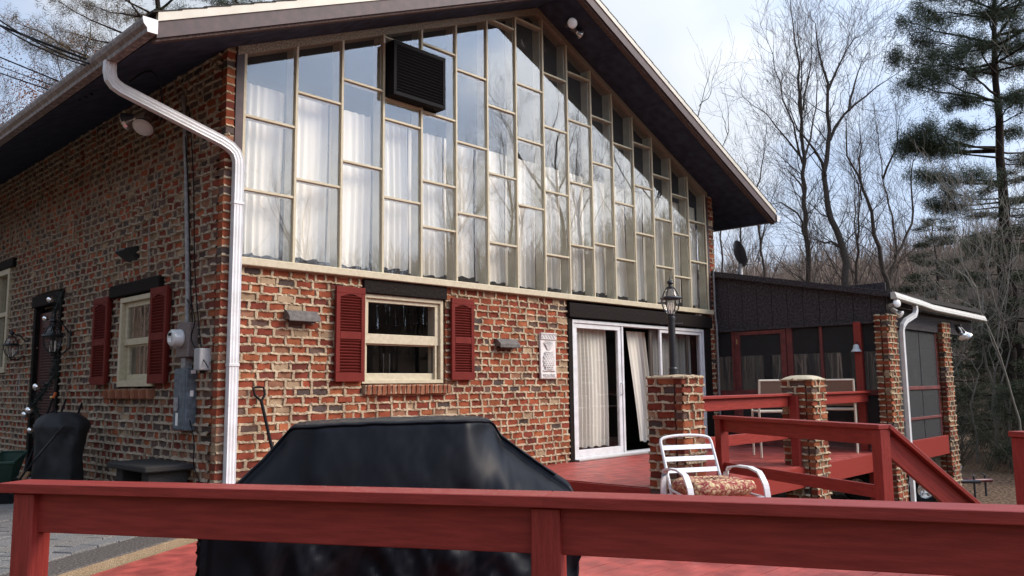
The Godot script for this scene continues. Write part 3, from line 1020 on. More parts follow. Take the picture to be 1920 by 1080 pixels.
	part("far_screen", slab(12.67, 1.25, -0.7, 0.004, 1.0, 7.1, 0.0005), M.screen, P)

# ---------------------------------------------------------------- the covered grill
func build_grill() -> void:
	var nz := FastNoiseLite.new()
	nz.seed = 9
	nz.frequency = 1.0
	var rz := FastNoiseLite.new()
	rz.seed = 31
	rz.frequency = 1.5
	rz.fractal_octaves = 2
	var m := MB.new()
	var rows := []
	var NX := 150
	var outline := [[-0.836, 0.74], [-0.80, 0.80], [-0.70, 0.885], [-0.60, 0.985], [-0.535, 1.06], [-0.49, 1.11], [-0.47, 1.122], [-0.40, 1.128], [-0.2, 1.135], [0.1, 1.14], [0.36, 1.138], [0.45, 1.13], [0.475, 1.115], [0.51, 1.06], [0.60, 0.985], [0.72, 0.895], [0.79, 0.845], [0.82, 0.82], [0.836, 0.76]]
	for i in NX + 1:
		var s := float(i) / NX
		var x := lerpf(-0.835, 0.835, s)
		var top := 0.78
		for k in outline.size() - 1:
			if x >= outline[k][0] and x <= outline[k + 1][0]:
				top = lerpf(outline[k][1], outline[k + 1][1], (x - outline[k][0]) / maxf(0.0001, outline[k + 1][0] - outline[k][0]))
		var hood := smoothstep(0.80, 1.10, top)
		# cross-section: back hem, back top, ridge, front top, front hem
		var row := []
		var zf := lerpf(0.26, 0.30, hood) * (1.0 if absf(x) < 0.8 else 0.97)
		var zt := lerpf(0.25, 0.23, hood)
		if x > 0.30: zt = lerpf(0.23, 0.03, smoothstep(0.30, 0.50, x)) if x < 0.5 else lerpf(0.03, 0.22, (x - 0.5) / 0.33)
		if x < -0.36: zt = lerpf(0.23, 0.12, smoothstep(-0.36, -0.52, x)) if x > -0.52 else lerpf(0.12, 0.22, (-0.52 - x) / 0.31)
		var prof := []
		for k in 9: prof.append(Vector2(lerpf(-0.33, -0.30, k / 8.0), lerpf(0.05, top - 0.06, k / 8.0)))
		for k in 5:
			var a := PI * 0.5 * k / 4.0
			prof.append(Vector2(-0.24 - 0.06 * cos(a), top - 0.06 + 0.06 * sin(a)))
		for k in range(1, 6): prof.append(Vector2(lerpf(-0.24, zt - 0.03, k / 6.0), top + 0.004 * sin(k * 1.7)))
		for k in 5:
			var a := PI * 0.5 * k / 4.0
			prof.append(Vector2(zt - 0.03 + 0.05 * sin(a), top - 0.05 + 0.05 * cos(a)))
		var z0 := zt + 0.02
		for k in range(1, 27):
			var t := k / 26.0
			var y := lerpf(top - 0.05, 0.06, t)
			var yl := 0.76
			var bulge := clampf((top - 0.05 - y) / maxf(0.03, top - 0.05 - yl), 0.0, 1.0)
			bulge = bulge * (1.5 - 0.5 * bulge)
			prof.append(Vector2(lerpf(z0, zf + 0.03, bulge), y))
		for k in prof.size():
			var q: Vector2 = prof[k]
			var fall := clampf((top - q.y) / 0.7, 0, 1)
			var fold := nz.get_noise_2d(x * 2.6 + q.y * 1.6, q.y * 0.9) * 0.035 + nz.get_noise_2d(x * 1.3 - q.y * 1.8, 40.0) * 0.045
			fold += (absf(rz.get_noise_2d(x * 1.6 + q.y * 1.3, q.y * 1.6 - x * 0.7)) - 0.25) * 0.05
			fold += 0.004 * sin(x * 13.0 + q.y * 9.0 + 2.0 * nz.get_noise_2d(x * 2.0, q.y * 2.0)) * fall
			fold *= 0.25 + 0.75 * smoothstep(0.35, 0.7, fall)
			var sx := x + nz.get_noise_2d(q.y * 3.0, x * 3.0 + 9.0) * 0.02 * fall
			# flare at the ends towards the hem
			sx *= 1.0 + (0.04 if x < 0.0 else -0.07) * fall * fall
			var dz := fold * (0.35 + 1.1 * fall) * (1.0 if q.x > 0 else -1.0) + 0.003 * nz.get_noise_2d(x * 9.0, q.y * 9.0)
			var dy := nz.get_noise_2d(x * 4.0, q.x * 8.0 + 70.0) * 0.006 * (1.0 - fall)
			row.append(Vector3(sx, q.y + dy - 0.03 * nz.get_noise_2d(x * 3.0, 3.0) * fall, q.x + dz))
		rows.append(row)
	m.sheet(rows)
	# end panels with pleats
	for e in [0, NX]:
		var st: Array = rows[e]
		var n: int = st.size()
		var er := []
		for k in 13:
			var t := k / 12.0
			var row := []
			for j in n / 2:
				var a: Vector3 = st[j]
				var b: Vector3 = st[n - 1 - j]
				var p := a.lerp(b, t)
				var puff := sin(PI * t) * 0.05 * (1.0 - float(j) / (n / 2)) + 0.015 * sin(t * 21.0 + j)
				p.x += puff * (-1.0 if e == 0 else 1.0)
				row.append(p)
			er.append(row)
		if e == 0: er.reverse()
		m.sheet(er)
	var G := thing("covered_grill", "barbecue grill under a creased black vinyl cover standing on the lower deck", "barbecue grill", Vector3(-1.54, -0.18, 4.545), -0.62)
	part("cover", m, M.vinyl, G)
	# seam piping along the hood
	var pipe := []
	for i in range(10, 143): pipe.append(rows[i][21] + Vector3(0, 0.004, 0.004))
	var pm := MB.new()
	pm.tube(pipe, [0.005], 6)
	part("seam", pm, M.vinyl, G)
	for sx in [-0.6, 0.6]:
		var w := MB.new()
		w.lathe([[0.0, -0.02], [0.06, -0.02], [0.07, -0.01], [0.07, 0.01], [0.06, 0.02], [0.0, 0.02]], 18, Transform3D(Basis(Vector3.BACK, PI / 2), Vector3(sx, 0.071, 0.12)))
		w.lathe([[0.0, -0.02], [0.06, -0.02], [0.07, -0.01], [0.07, 0.01], [0.06, 0.02], [0.0, 0.02]], 18, Transform3D(Basis(Vector3.BACK, PI / 2), Vector3(sx, 0.071, -0.12)))
		part("wheel", w, M.black_plastic, G)

# ---------------------------------------------------------------- chairs
func smooth_path(p: Array, n: int) -> Array:
	var c := Curve3D.new()
	for i in p.size():
		var tg: Vector3 = (p[mini(i + 1, p.size() - 1)] - p[maxi(i - 1, 0)]) / 6.0
		c.add_point(p[i], -tg, tg)
	var out := []
	for i in n + 1: out.append(c.sample_baked(c.get_baked_length() * i / n))
	return out

func build_lawn_chair() -> void:
	var C := thing("lawn_chair", "white metal lawn chair with strap back in front of the lamp pillar", "chair", Vector3(2.12, -0.18, 4.12), -0.50)
	var fr := MB.new()
	# back hoop (leaning), from the seat up and over
	var hoop := []
	for k in 61:
		var t := k / 60.0
		var x := 0.0
		var y := 0.0
		if t < 0.4:
			x = -0.255 + 0.01 * t; y = lerpf(0.34, 0.78, t / 0.4)
		elif t > 0.6:
			x = 0.255 - 0.01 * (1 - t); y = lerpf(0.78, 0.34, (t - 0.6) / 0.4)
		else:
			var a := PI * (t - 0.4) / 0.2
			x = -0.20 * cos(a) - 0.05 * signf(cos(a)) * absf(cos(a)); y = 0.78 + 0.055 * sin(a) ** 0.6
		hoop.append(Vector3(x, y, -0.20 - (y - 0.34) * 0.42))
	fr.tube(hoop, [0.014], 10)
	part("back_frame", fr, M.white_metal, C)
	for y in [0.545, 0.640, 0.735]:
		var st := MB.new()
		var z: float = -0.20 - (y - 0.34) * 0.42 + 0.004
		st.cbox(Vector3(0, y, z), Vector3(0.52, 0.042, 0.006), 0.002, Basis(Vector3.RIGHT, -0.40))
		part("strap", st, M.white_strap, C)
	for s in [-1.0, 1.0]:
		var arm := MB.new()
		var path := []
		for k in [[0.30, 0.0, -0.26], [0.30, 0.30, -0.27], [0.305, 0.50, -0.25], [0.31, 0.565, -0.20], [0.32, 0.585, -0.08], [0.335, 0.585, 0.08], [0.345, 0.555, 0.20], [0.35, 0.46, 0.27], [0.35, 0.25, 0.30], [0.35, 0.0, 0.31]]:
			path.append(Vector3(s * k[0], k[1], k[2]))
		path = smooth_path(path, 40)
		sweep(arm, path, [Vector2(-0.025, 0.008), Vector2(0.025, 0.008), Vector2(0.025, -0.008), Vector2(-0.025, -0.008)], Vector3.UP + Vector3.BACK * 0.6)
		part("arm", arm, M.white_metal, C)
		var br := MB.new()
		br.tube([Vector3(s * 0.26, 0.40, -0.22), Vector3(s * 0.33, 0.36, 0.28)], [0.012], 8)
		br.tube([Vector3(s * 0.265, 0.36, -0.21), Vector3(s * 0.30, 0.33, -0.265)], [0.010], 8)
		part("side_rail", br, M.white_metal, C)
	var fb := MB.new()
	fb.tube([Vector3(-0.34, 0.36, 0.28), Vector3(0.34, 0.36, 0.28)], [0.012], 8)
	fb.tube([Vector3(-0.30, 0.33, -0.25), Vector3(0.30, 0.33, -0.25)], [0.012], 8)
	part("cross_rail", fb, M.white_metal, C)
	# plump cushion
	var cu := MB.new()
	var rows := []
	for i in 17:
		var row := []
		for j in 33:
			var th := PI * i / 16.0
			var ph := TAU * j / 32.0
			var cx := signf(cos(ph)) * absf(cos(ph)) ** 0.35 * sin(th) ** 0.28
			var cz := signf(sin(ph)) * absf(sin(ph)) ** 0.35 * sin(th) ** 0.28
			var cy := cos(th)
			var wob := 0.006 * sin(ph * 7.0 + i)
			row.append(Vector3(cx * 0.285 + wob, 0.445 + cy * 0.062 + 0.008 * sin(cx * 9.0) * cos(cz * 8.0), 0.035 + cz * 0.27))
		rows.append(row)
	cu.sheet(rows)
	single("seat_cushion", cu, M.floral, "plump floral cushion in cream and burgundy on the white lawn chair", "cushion").transform = C.transform

func make_armchair(label: String, at: Vector3, turn: float) -> Node3D:   # tall patio armchair with sling
	var C := thing("patio_armchair", label, "chair", at, turn, "patio armchairs on the upper deck")
	for s in [-1.0, 1.0]:
		for k in [[0.24, 1.0], [-0.25, -1.0]]:
			var lg := MB.new()
			var z: float = k[0]
			lg.tube([Vector3(s * 0.25, 0.0, z + 0.03 * k[1]), Vector3(s * 0.25, 0.66, z), Vector3(s * 0.25, 0.68 if k[1] > 0 else 1.15, z if k[1] > 0 else z - 0.10)], [0.017], 8)
			part("leg", lg, M.almond, C)
		var am := MB.new()
		am.tube([Vector3(s * 0.25, 0.90, -0.30), Vector3(s * 0.27, 0.92, -0.05), Vector3(s * 0.27, 0.90, 0.20), Vector3(s * 0.26, 0.82, 0.26), Vector3(s * 0.25, 0.66, 0.25)], [0.016], 8)
		part("arm", am, M.almond, C)
	part("seat", slab(0, 0.675, 0.0, 0.48, 0.03, 0.48, 0.01), M.almond, C)
	var bk := MB.new()
	bk.cbox(Vector3(0, 0.93, -0.305), Vector3(0.47, 0.40, 0.012), 0.003, Basis(Vector3.RIGHT, -0.2))
	part("sling", bk, M.sling, C)
	var tb := MB.new()
	tb.tube([Vector3(-0.25, 1.14, -0.348), Vector3(0.25, 1.14, -0.348)], [0.016], 8)
	tb.tube([Vector3(-0.25, 0.30, -0.25), Vector3(0.25, 0.30, -0.25)], [0.012], 8)
	part("cross_rail", tb, M.almond, C)
	return C

# ---------------------------------------------------------------- fixtures
func lantern(called: String, label: String, cat: String, at: Vector3, s: float, pole: bool) -> Node3D:   # six-sided glass lantern, origin under the cage
	var L := thing(called, label, cat, at)
	var K := 6
	var cg := MB.new()
	var ring := [[0.045, 0.0], [0.10, 0.07], [0.125, 0.16], [0.125, 0.22]]
	for k in K:
		var a := TAU * k / K
		var p := []
		for q in ring: p.append(Vector3(cos(a) * q[0], q[1], sin(a) * q[0]) * s)
		cg.tube(p, [0.006 * s], 6)
		p = []
		for q in [[0.118, 0.245], [0.09, 0.32], [0.055, 0.375]]: p.append(Vector3(cos(a) * q[0], q[1], sin(a) * q[0]) * s)
		cg.tube(p, [0.006 * s], 6)
	cg.lathe([[0.0, -0.01 * s], [0.05 * s, -0.01 * s], [0.055 * s, 0.0], [0.045 * s, 0.012 * s], [0.0, 0.012 * s]], 12)
	part("cage", cg, M.black_metal, L)
	var rim := MB.new()
	rim.lathe([[0.12 * s, 0.212 * s], [0.142 * s, 0.215 * s], [0.15 * s, 0.232 * s], [0.138 * s, 0.25 * s], [0.115 * s, 0.256 * s]], 6)
	rim.lathe([[0.115 * s, 0.256 * s], [0.12 * s, 0.212 * s]], 6)
	part("rim", rim, M.black_metal, L)
	var gl := MB.new()
	for i in ring.size() - 1: gl.lathe([[ring[i][0] * s * 0.97, ring[i][1] * s], [ring[i + 1][0] * s * 0.97, ring[i + 1][1] * s]], K)
	gl.lathe([[0.115 * s, 0.25 * s], [0.087 * s, 0.32 * s], [0.053 * s, 0.375 * s]], K)
	part("glass", gl, M.glass_lamp, L)
	var tp := MB.new()
	tp.lathe([[0.0, 0.37 * s], [0.06 * s, 0.37 * s], [0.06 * s, 0.385 * s], [0.025 * s, 0.40 * s], [0.022 * s, 0.42 * s], [0.05 * s, 0.445 * s], [0.045 * s, 0.47 * s], [0.012 * s, 0.485 * s], [0.006 * s, 0.52 * s], [0.0, 0.58 * s]], 12)
	part("finial", tp, M.black_metal, L)
	var bl := MB.new()
	for k in 3:
		var a := TAU * k / 3 + 0.4
		var o := Vector3(cos(a) * 0.035, 0, sin(a) * 0.035) * s
		bl.tube([o + Vector3.UP * 0.012 * s, o + Vector3.UP * 0.11 * s], [0.012 * s], 8)
		bl.ball(o + Vector3.UP * 0.14 * s, Vector3(0.014, 0.035, 0.014) * s, 8)
	part("candle", bl, M.bulb_glass, L)
	if pole:
		var po := MB.new()
		po.tube([Vector3(0, -0.68, 0), Vector3(0, -0.01, 0)], [0.039], 16)
		po.lathe([[0.0, -0.675], [0.046, -0.675], [0.046, -0.59], [0.042, -0.58], [0.039, -0.575]], 16)
		po.lathe([[0.039, -0.06], [0.046, -0.06], [0.046, -0.03], [0.03, -0.01]], 16)
		part("post", po, M.black_metal, L)
		var lr := MB.new()
		lr.tube([Vector3(-0.08, -0.10, -0.08), Vector3(0.08, -0.10, 0.08)], [0.008], 8)
		lr.ball(Vector3(-0.08, -0.10, -0.08), Vector3.ONE * 0.012, 8)
		lr.ball(Vector3(0.08, -0.10, 0.08), Vector3.ONE * 0.012, 8)
		part("ladder_rest", lr, M.black_metal, L)
	return L

func par_head(p: Node, at: Vector3, aim: Vector3, m: Material, k := 1.0) -> void:   # lamp holder with a reflector bulb
	aim = aim.normalized()
	var u := aim.cross(Vector3.UP).normalized()
	var b := Basis(u, aim, u.cross(aim))
	var h := MB.new()
	h.lathe([[0.0, 0.0], [0.028 * k, 0.0], [0.032 * k, 0.02 * k], [0.03 * k, 0.085 * k], [0.024 * k, 0.09 * k]], 14, Transform3D(b, at))
	part("lamp_holder", h, m, p)
	var q := MB.new()
	q.lathe([[0.022 * k, 0.075 * k], [0.03 * k, 0.10 * k], [0.058 * k, 0.145 * k], [0.062 * k, 0.16 * k]], 16, Transform3D(b, at))
	part("bulb", q, M.chrome, p)
	var f := MB.new()
	f.lathe([[0.062 * k, 0.16 * k], [0.05 * k, 0.172 * k], [0.025 * k, 0.18 * k], [0.0, 0.182 * k]], 16, Transform3D(b, at))
	part("lens", f, M.lens, p)

func build_fixtures() -> void:
	# black louvred ventilator in the gable glazing
	var V := thing("wall_ventilator", "black louvred ventilator box set into the upper gable panes", "ventilator", Vector3(2.285, 4.985, 0.0))
	part("housing", rect_frame(-0.42, 0.42, -0.345, 0.345, 0.075, 0.045, 0.17, 0.05, 0.05), M.black_plastic, V)
	part("back_plate", slab(0, 0, 0.03, 0.78, 0.62, 0.04), M.black_plastic, V)
	var lm := MB.new()
	lm.cbox(Vector3.ZERO, Vector3(0.75, 0.04, 0.006), 0.002, Basis(Vector3.RIGHT, 0.8))
	var lmesh := lm.mesh()
	for k in 15:
		var o := part("louvre", lmesh, M.black_plastic, V)
		o.position = Vector3(0, -0.275 + k * 0.0393, 0.143)
	# downlighters on the brick wall
	var wl := thing("wall_downlight", "grey wedge shaped downlight on the bricks between downspout and shutter", "wall light", Vector3(0.72, 1.87, 0.0), 0.0, "downlights on the brick wall")
	var wp := MB.new()
	wp.prism(PackedVector2Array([Vector2(0, 0.075), Vector2(0.05, 0.07), Vector2(0.125, 0.0), Vector2(0.125, -0.045), Vector2(0.115, -0.05), Vector2(0.1, -0.03), Vector2(0, -0.03)]), -0.19, 0.19, Transform3D(Basis(Vector3.BACK, Vector3.UP, Vector3.LEFT), Vector3.ZERO))
	part("hood", wp, M.bronze_grey, wl)
	part("mounting_plate", slab(0, 0.0, 0.006, 0.36, 0.14, 0.012), M.bronze_grey, wl)
	part("diffuser", slab(0, -0.045, 0.055, 0.3, 0.025, 0.09), M.dark_glass, wl)
	again(wl, "grey wedge shaped downlight on the bricks between shutter and white plaque", Vector3(3.90, 1.67, 0.0))
	# pineapple plaque
	var pq := thing("wall_plaque", "white cast plaque with a pineapple in relief beside the sliding door", "plaque", Vector3(4.765, 1.20, 0.0))
	part("tablet", slab(0, 0.325, 0.028, 0.335, 0.65, 0.03, 0.006), M.plaque, pq)
	var rl := MB.new()
	rl.cbox(Vector3(0, 0.60, 0.05), Vector3(0.33, 0.085, 0.018), 0.005)
	rl.cbox(Vector3(0, 0.645, 0.052), Vector3(0.345, 0.02, 0.03), 0.004)
	for k in 5: rl.lathe([[0.018, 0.0], [0.024, 0.008], [0.03, 0.0]], 10, Transform3D(Basis(Vector3.RIGHT, PI / 2), Vector3(-0.12 + k * 0.06, 0.605, 0.058)))
	part("scroll_band", rl, M.plaque_shaded, pq)
	var pa := MB.new()
	pa.ball(Vector3(0, 0.26, 0.043), Vector3(0.118, 0.155, 0.026), 20)
	for i in 9:   # scales of the fruit
		for j in 6:
			var yy := 0.14 + i * 0.03
			var hw := 0.125 * sqrt(maxf(0.05, 1.0 - pow((yy - 0.26) / 0.165, 2.0)))
			var xx := (j - 2.5 + (0.5 if i % 2 else 0.0)) / 2.8 * hw
			if absf(xx) > hw: continue
			pa.cbox(Vector3(xx, yy, 0.046 + 0.022 * sqrt(maxf(0.0, 1.0 - pow(xx / 0.125, 2.0)))), Vector3(0.023, 0.023, 0.006), 0.002, Basis(Vector3.BACK, PI / 4))
	for k in 9:   # crown leaves
		var a := (k - 4) * 0.30
		var b := Vector3(sin(a) * 0.02, 0.41, 0.045)
		pa.tube([b, b + Vector3(sin(a) * 0.05, 0.07, 0.01), b + Vector3(sin(a) * 0.10, 0.09 + 0.06 * cos(a), 0.004)], [0.013, 0.010, 0.001], 6)
	for k in 8:   # leaves at the foot
		var a := (k - 3.5) * 0.42
		pa.tube([Vector3(0, 0.115, 0.045), Vector3(sin(a) * 0.08, 0.115 + 0.03 * cos(a), 0.052), Vector3(sin(a) * 0.145, 0.10 + 0.05 * cos(a), 0.046)], [0.01, 0.012, 0.002], 6)
	part("pineapple", pa, M.plaque_shaded, pq)
	part("foot_band", slab(0, 0.05, 0.046, 0.33, 0.07, 0.008), M.plaque, pq)
	var tm := TextMesh.new()
	tm.text = "WELCOME"
	var fo := SystemFont.new()
	fo.font_names = PackedStringArray(["Droid Serif"])
	tm.font = fo
	tm.font_size = 16
	tm.pixel_size = 0.0032
	tm.depth = 0.008
	var tx := part("lettering", tm, M.plaque_shaded, pq)
	tx.position = Vector3(0, 0.05, 0.053)
	# floodlights
	var f1 := thing("floodlight", "twin floodlight under the dark gable soffit near the ridge", "floodlight", Vector3(5.06, 6.54, 0.30), 0, "floodlights")
	var b1 := MB.new()
	b1.lathe([[0.0, 0.0], [0.05, 0.0], [0.06, -0.03], [0.05, -0.05], [0.0, -0.055]], 14)
	part("base", b1, M.bronze_grey, f1)
	par_head(f1, Vector3(-0.03, -0.05, 0.02), Vector3(-0.5, -0.28, 0.8), M.bronze_grey, 1.25)
	par_head(f1, Vector3(0.06, -0.06, 0.0), Vector3(0.75, -0.35, 0.25), M.bronze_grey, 1.15)
	var f2 := thing("floodlight", "twin white floodlight at the black porch corner above the first brick column", "floodlight", Vector3(9.60, 2.30, 3.12), 0, "floodlights")
	part("base", slab(0, 0, 0, 0.07, 0.10, 0.06), M.bronze_grey, f2)
	par_head(f2, Vector3(-0.02, 0.02, 0.03), Vector3(-0.55, 0.10, 0.75), M.grey_box, 1.1)
	par_head(f2, Vector3(0.02, -0.03, 0.03), Vector3(0.05, -0.6, 0.8), M.grey_box, 1.1)
	var f3 := thing("floodlight", "twin chrome floodlight hanging from the far end of the porch eave", "floodlight", Vector3(12.98, 2.12, 3.22), 0, "floodlights")
	part("base", slab(0, 0.02, 0, 0.10, 0.05, 0.10), M.black_metal, f3)
	par_head(f3, Vector3(-0.06, -0.02, 0.0), Vector3(-0.35, -0.85, 0.5), M.black_metal, 1.45)
	par_head(f3, Vector3(0.06, -0.02, 0.0), Vector3(0.5, -0.7, 0.45), M.black_metal, 1.45)
	var f4 := thing("floodlight", "twin dull lamp heads high on the shaded side wall under the eave", "floodlight", Vector3(-0.19, 4.36, -1.72), 0, "floodlights")
	part("base", slab(-0.03, 0, 0, 0.06, 0.11, 0.11), M.bronze_grey, f4)
	par_head(f4, Vector3(-0.07, 0.0, -0.03), Vector3(-0.55, -0.35, -0.75), M.bronze_warm, 1.9)
	par_head(f4, Vector3(-0.07, -0.02, 0.05), Vector3(-0.45, -0.75, 0.35), M.bronze_warm, 1.9)
	# lamp post on the pillar
	lantern("lamp_post", "black lamp post with a six sided glass lantern standing on the brick pillar", "lamp post", Vector3(3.62, 1.865, 2.84), 0.79, true)
	# lanterns by the entrance door
	var l1 := lantern("wall_lantern", "dark glass wall lantern on the bricks beyond the entrance door", "wall lantern", Vector3(-0.40, 1.62, -6.1), 0.80, false)
	part("bracket", wall_bracket(0.80), M.black_metal, l1)
	var l2 := lantern("wall_lantern", "dark glass wall lantern with black garland around it beside the entrance door", "wall lantern", Vector3(-0.42, 1.62, -4.2), 0.95, false)
	part("bracket", wall_bracket(0.95), M.black_metal, l2)
	# door bell on the corner post
	var be := thing("hanging_bell", "small white bell hanging on the red porch corner post", "bell", Vector3(9.50, 1.60, 2.60))
	var bm := MB.new()
	bm.lathe([[0.0, 0.12], [0.03, 0.115], [0.045, 0.09], [0.055, 0.04], [0.085, 0.0], [0.08, -0.005], [0.05, 0.03], [0.0, 0.08]], 18)
	part("body", bm, M.bell, be)
	var bh := MB.new()
	bh.tube([Vector3(0.05, 0.16, 0), Vector3(0.0, 0.15, 0), Vector3(0, 0.115, 0)], [0.008], 6)
	bh.ball(Vector3(0, 0.01, 0), Vector3.ONE * 0.016, 8)
	part("hanger", bh, M.black_metal, be)
	# satellite dish on the porch roof
	var sd := thing("satellite_dish", "dark satellite dish seen edge on with a white mast on the porch roof", "satellite dish", Vector3(10.55, 3.02, 0.06))
	var ma := MB.new()
	ma.tube([Vector3(0, -0.05, 0), Vector3(0.0, 0.42, 0)], [0.035], 12)
	part("mast", ma, M.white_metal, sd)
	var di := MB.new()
	di.lathe([[0.0, 0.0], [0.12, 0.012], [0.2, 0.045], [0.27, 0.08], [0.275, 0.075], [0.2, 0.035], [0.12, 0.0], [0.0, -0.012]], 24, Transform3D(Basis(Vector3(0.72, 0.30, 0.62).cross(Vector3.UP).normalized(), Vector3(0.72, 0.30, 0.62).normalized(), Vector3(0.72, 0.30, 0.62).cross(Vector3.UP).cross(Vector3(0.72, 0.30, 0.62)).normalized()), Vector3(-0.08, 0.60, -0.03)))
	part("reflector", di, M.dish, sd)
	var ar := MB.new()
	ar.tube([Vector3(-0.02, 0.40, 0.0), Vector3(0.25, 0.44, 0.18), Vector3(0.34, 0.50, 0.24)], [0.014], 8)
	ar.cbox(Vector3(0.34, 0.52, 0.24), Vector3(0.06, 0.09, 0.06), 0.01)
	ar.tube([Vector3(0.0, 0.38, 0), Vector3(-0.22, -0.02, -0.12)], [0.014], 8)
	part("feed_arm", ar, M.grey_metal, sd)
	# conduit at the house corner by the porch
	var cp := MB.new()
	cp.tube([Vector3(9.62, 3.22, 0.02), Vector3(9.56, 3.24, 0.05), Vector3(9.50, 3.20, 0.06), Vector3(9.485, 3.10, 0.06), Vector3(9.485, 2.35, 0.06), Vector3(9.53, 2.2, 0.055), Vector3(9.53, 0.0, 0.055)], [0.02], 10)
	single("conduit_pipe", cp, M.grey_metal, "thin grey conduit pipe bent over the house corner next to the porch", "pipe")

func wall_bracket(s: float) -> MB:
	var b := MB.new()
	b.cbox(Vector3(0.21, 0.20 * s, 0), Vector3(0.03, 0.26 * s, 0.10 * s), 0.006)
	b.tube([Vector3(0.2, 0.06 * s, 0), Vector3(0.1, -0.05 * s, 0), Vector3(0.0, -0.04 * s, 0), Vector3(0, 0.0, 0)], [0.012], 8)
	b.tube([Vector3(0.2, 0.28 * s, 0), Vector3(0.12, 0.40 * s, 0), Vector3(0.03, 0.43 * s, 0)], [0.01], 8)
	return b

func build_side_clutter() -> void:
	# electric service on the side wall
	var em := thing("electric_meter", "brownish grey meter box with a round glass meter above the blue grey panel", "electric meter", Vector3(-0.19, 1.44, -0.56))
	part("box", slab(-0.06, 0.18, 0, 0.12, 0.36, 0.28, 0.008), M.meter_box, em)
	var me := MB.new()
	me.lathe([[0.09, 0.0], [0.095, 0.02], [0.092, 0.03], [0.088, 0.10], [0.07, 0.115], [0.0, 0.118]], 24, Transform3D(Basis(Vector3.BACK, PI / 2), Vector3(-0.12, 0.20, -0.02)))
	part("meter", me, M.meter_glass, em)
	part("display", slab(-0.240, 0.235, -0.02, 0.004, 0.03, 0.06), M.black_plastic, em)
	part("label_plate", slab(-0.240, 0.175, -0.02, 0.004, 0.045, 0.07), M.white_paper, em)
	var ep := thing("breaker_panel", "tall blue grey breaker panel with a lever below the meter box", "breaker panel", Vector3(-0.19, 0.69, -0.56))
	part("box", slab(-0.06, 0.32, 0, 0.12, 0.63, 0.28, 0.006), M.panel_blue, ep)
	part("cover", slab(-0.124, 0.32, 0, 0.012, 0.60, 0.25, 0.004), M.panel_blue, ep)
	part("lever", slab(-0.145, 0.27, -0.03, 0.035, 0.14, 0.05, 0.008), M.grey_metal, ep)
	part("sticker", slab(-0.1315, 0.12, -0.03, 0.003, 0.13, 0.05, 0.0005), M.white_paper, ep)
	part("sticker", slab(-0.06, 0.38, 0.1405, 0.035, 0.06, 0.003, 0.0005), M.white_paper, ep)
	part("sticker", slab(-0.05, 0.60, 0.1405, 0.05, 0.035, 0.003, 0.0005), M.white_paper, ep)
	part("nipple", slab(-0.06, 0.69, 0, 0.08, 0.11, 0.1), M.grey_metal, ep)
	var tb := thing("telephone_box", "small pale grey cable box between meter and downspout", "junction box", Vector3(-0.19, 1.30, -0.20))
	part("box", slab(-0.06, 0.11, 0, 0.13, 0.22, 0.13, 0.008), M.grey_box, tb)
	part("gland", slab(-0.06, -0.015, 0.0, 0.04, 0.03, 0.05), M.black_plastic, tb)
	var cm := MB.new()
	cm.tube([Vector3(-0.24, 1.80, -0.60), Vector3(-0.235, 2.1, -0.62), Vector3(-0.225, 3.4, -0.78), Vector3(-0.225, 4.35, -0.92)], [0.024], 10)
	single("service_conduit", cm, M.grey_metal, "grey service conduit climbing the side wall from the meter to the eave", "conduit")
	var r := rng(71)
	var ends := [[Vector3(-0.22, 4.30, -0.95), Vector3(-0.24, 1.75, -0.42)], [Vector3(-0.22, 4.2, -0.80), Vector3(-0.25, 1.50, -0.22)], [Vector3(-0.25, 2.05, -0.60), Vector3(-0.27, 1.32, -0.12)], [Vector3(-0.26, 0.80, -0.42), Vector3(-0.22, -0.05, -0.12)], [Vector3(-0.22, 3.6, -1.55), Vector3(-0.21, 2.3, -1.75)]]
	var nm := ["black cable hanging down the side wall beside the service conduit", "second black cable drooping from the eave to the pale grey cable box", "short looped cable between meter and cable box", "thin cable dropping from the breaker panel to the ground", "thin stray wire crossing the bricks above the side window"]
	for i in ends.size():
		var a: Vector3 = ends[i][0]
		var b: Vector3 = ends[i][1]
		var p := []
		for k in 15:
			var t := k / 14.0
			p.append(a.lerp(b, t) + Vector3(-0.015 * sin(PI * t), -0.03 * sin(TAU * t), 0.05 * sin(PI * t * (1.5 + i * 0.4)) * (1 if i != 2 else 2.2)))
		var m := MB.new()
		m.tube(p, [0.006 if i != 4 else 0.004], 6)
		single("wall_cable", m, M.black_plastic if i != 4 else M.grey_metal, nm[i], "cable", "cables on the side wall")
	# loop of cable and splices under the eave
	var lp := MB.new()
	var q := []
	for k in 40:
		var t := k / 39.0
		q.append(Vector3(-0.95 + 0.72 * t, 4.22 - 0.25 * t + 0.13 * sin(t * 9.0), -0.55 + 0.28 * sin(t * 6.0) - 0.2 * t))
	lp.tube(q, [0.009], 6)
	single("service_cable_loop", lp, M.black_plastic, "looped black service cable under the dark eave behind the downspout", "cable")
	# scoop vent
	var sv := MB.new()
	sv.prism(PackedVector2Array([Vector2(0, 0.10), Vector2(0.16, 0.05), Vector2(0.17, 0.03), Vector2(0.0, -0.09)]), -0.15, 0.15, Transform3D(Basis(Vector3.LEFT, Vector3.UP, Vector3.FORWARD), Vector3.ZERO))
	var so := single("scoop_vent", sv, M.black_metal, "black metal scoop vent on the bricks above the side window", "vent")
	so.position = Vector3(-0.19, 2.72, -2.2)
	# keypad plaque by the door
	var kp := thing("address_plate", "narrow grey plate on the bricks under the far lantern", "plate", Vector3(-0.20, 1.21, -6.35))
	part("plate", slab(0, 0, 0, 0.02, 0.30, 0.16), M.bronze_warm, kp)
	part("slot", slab(-0.012, 0, 0, 0.006, 0.16, 0.02, 0.001), M.black_plastic, kp)
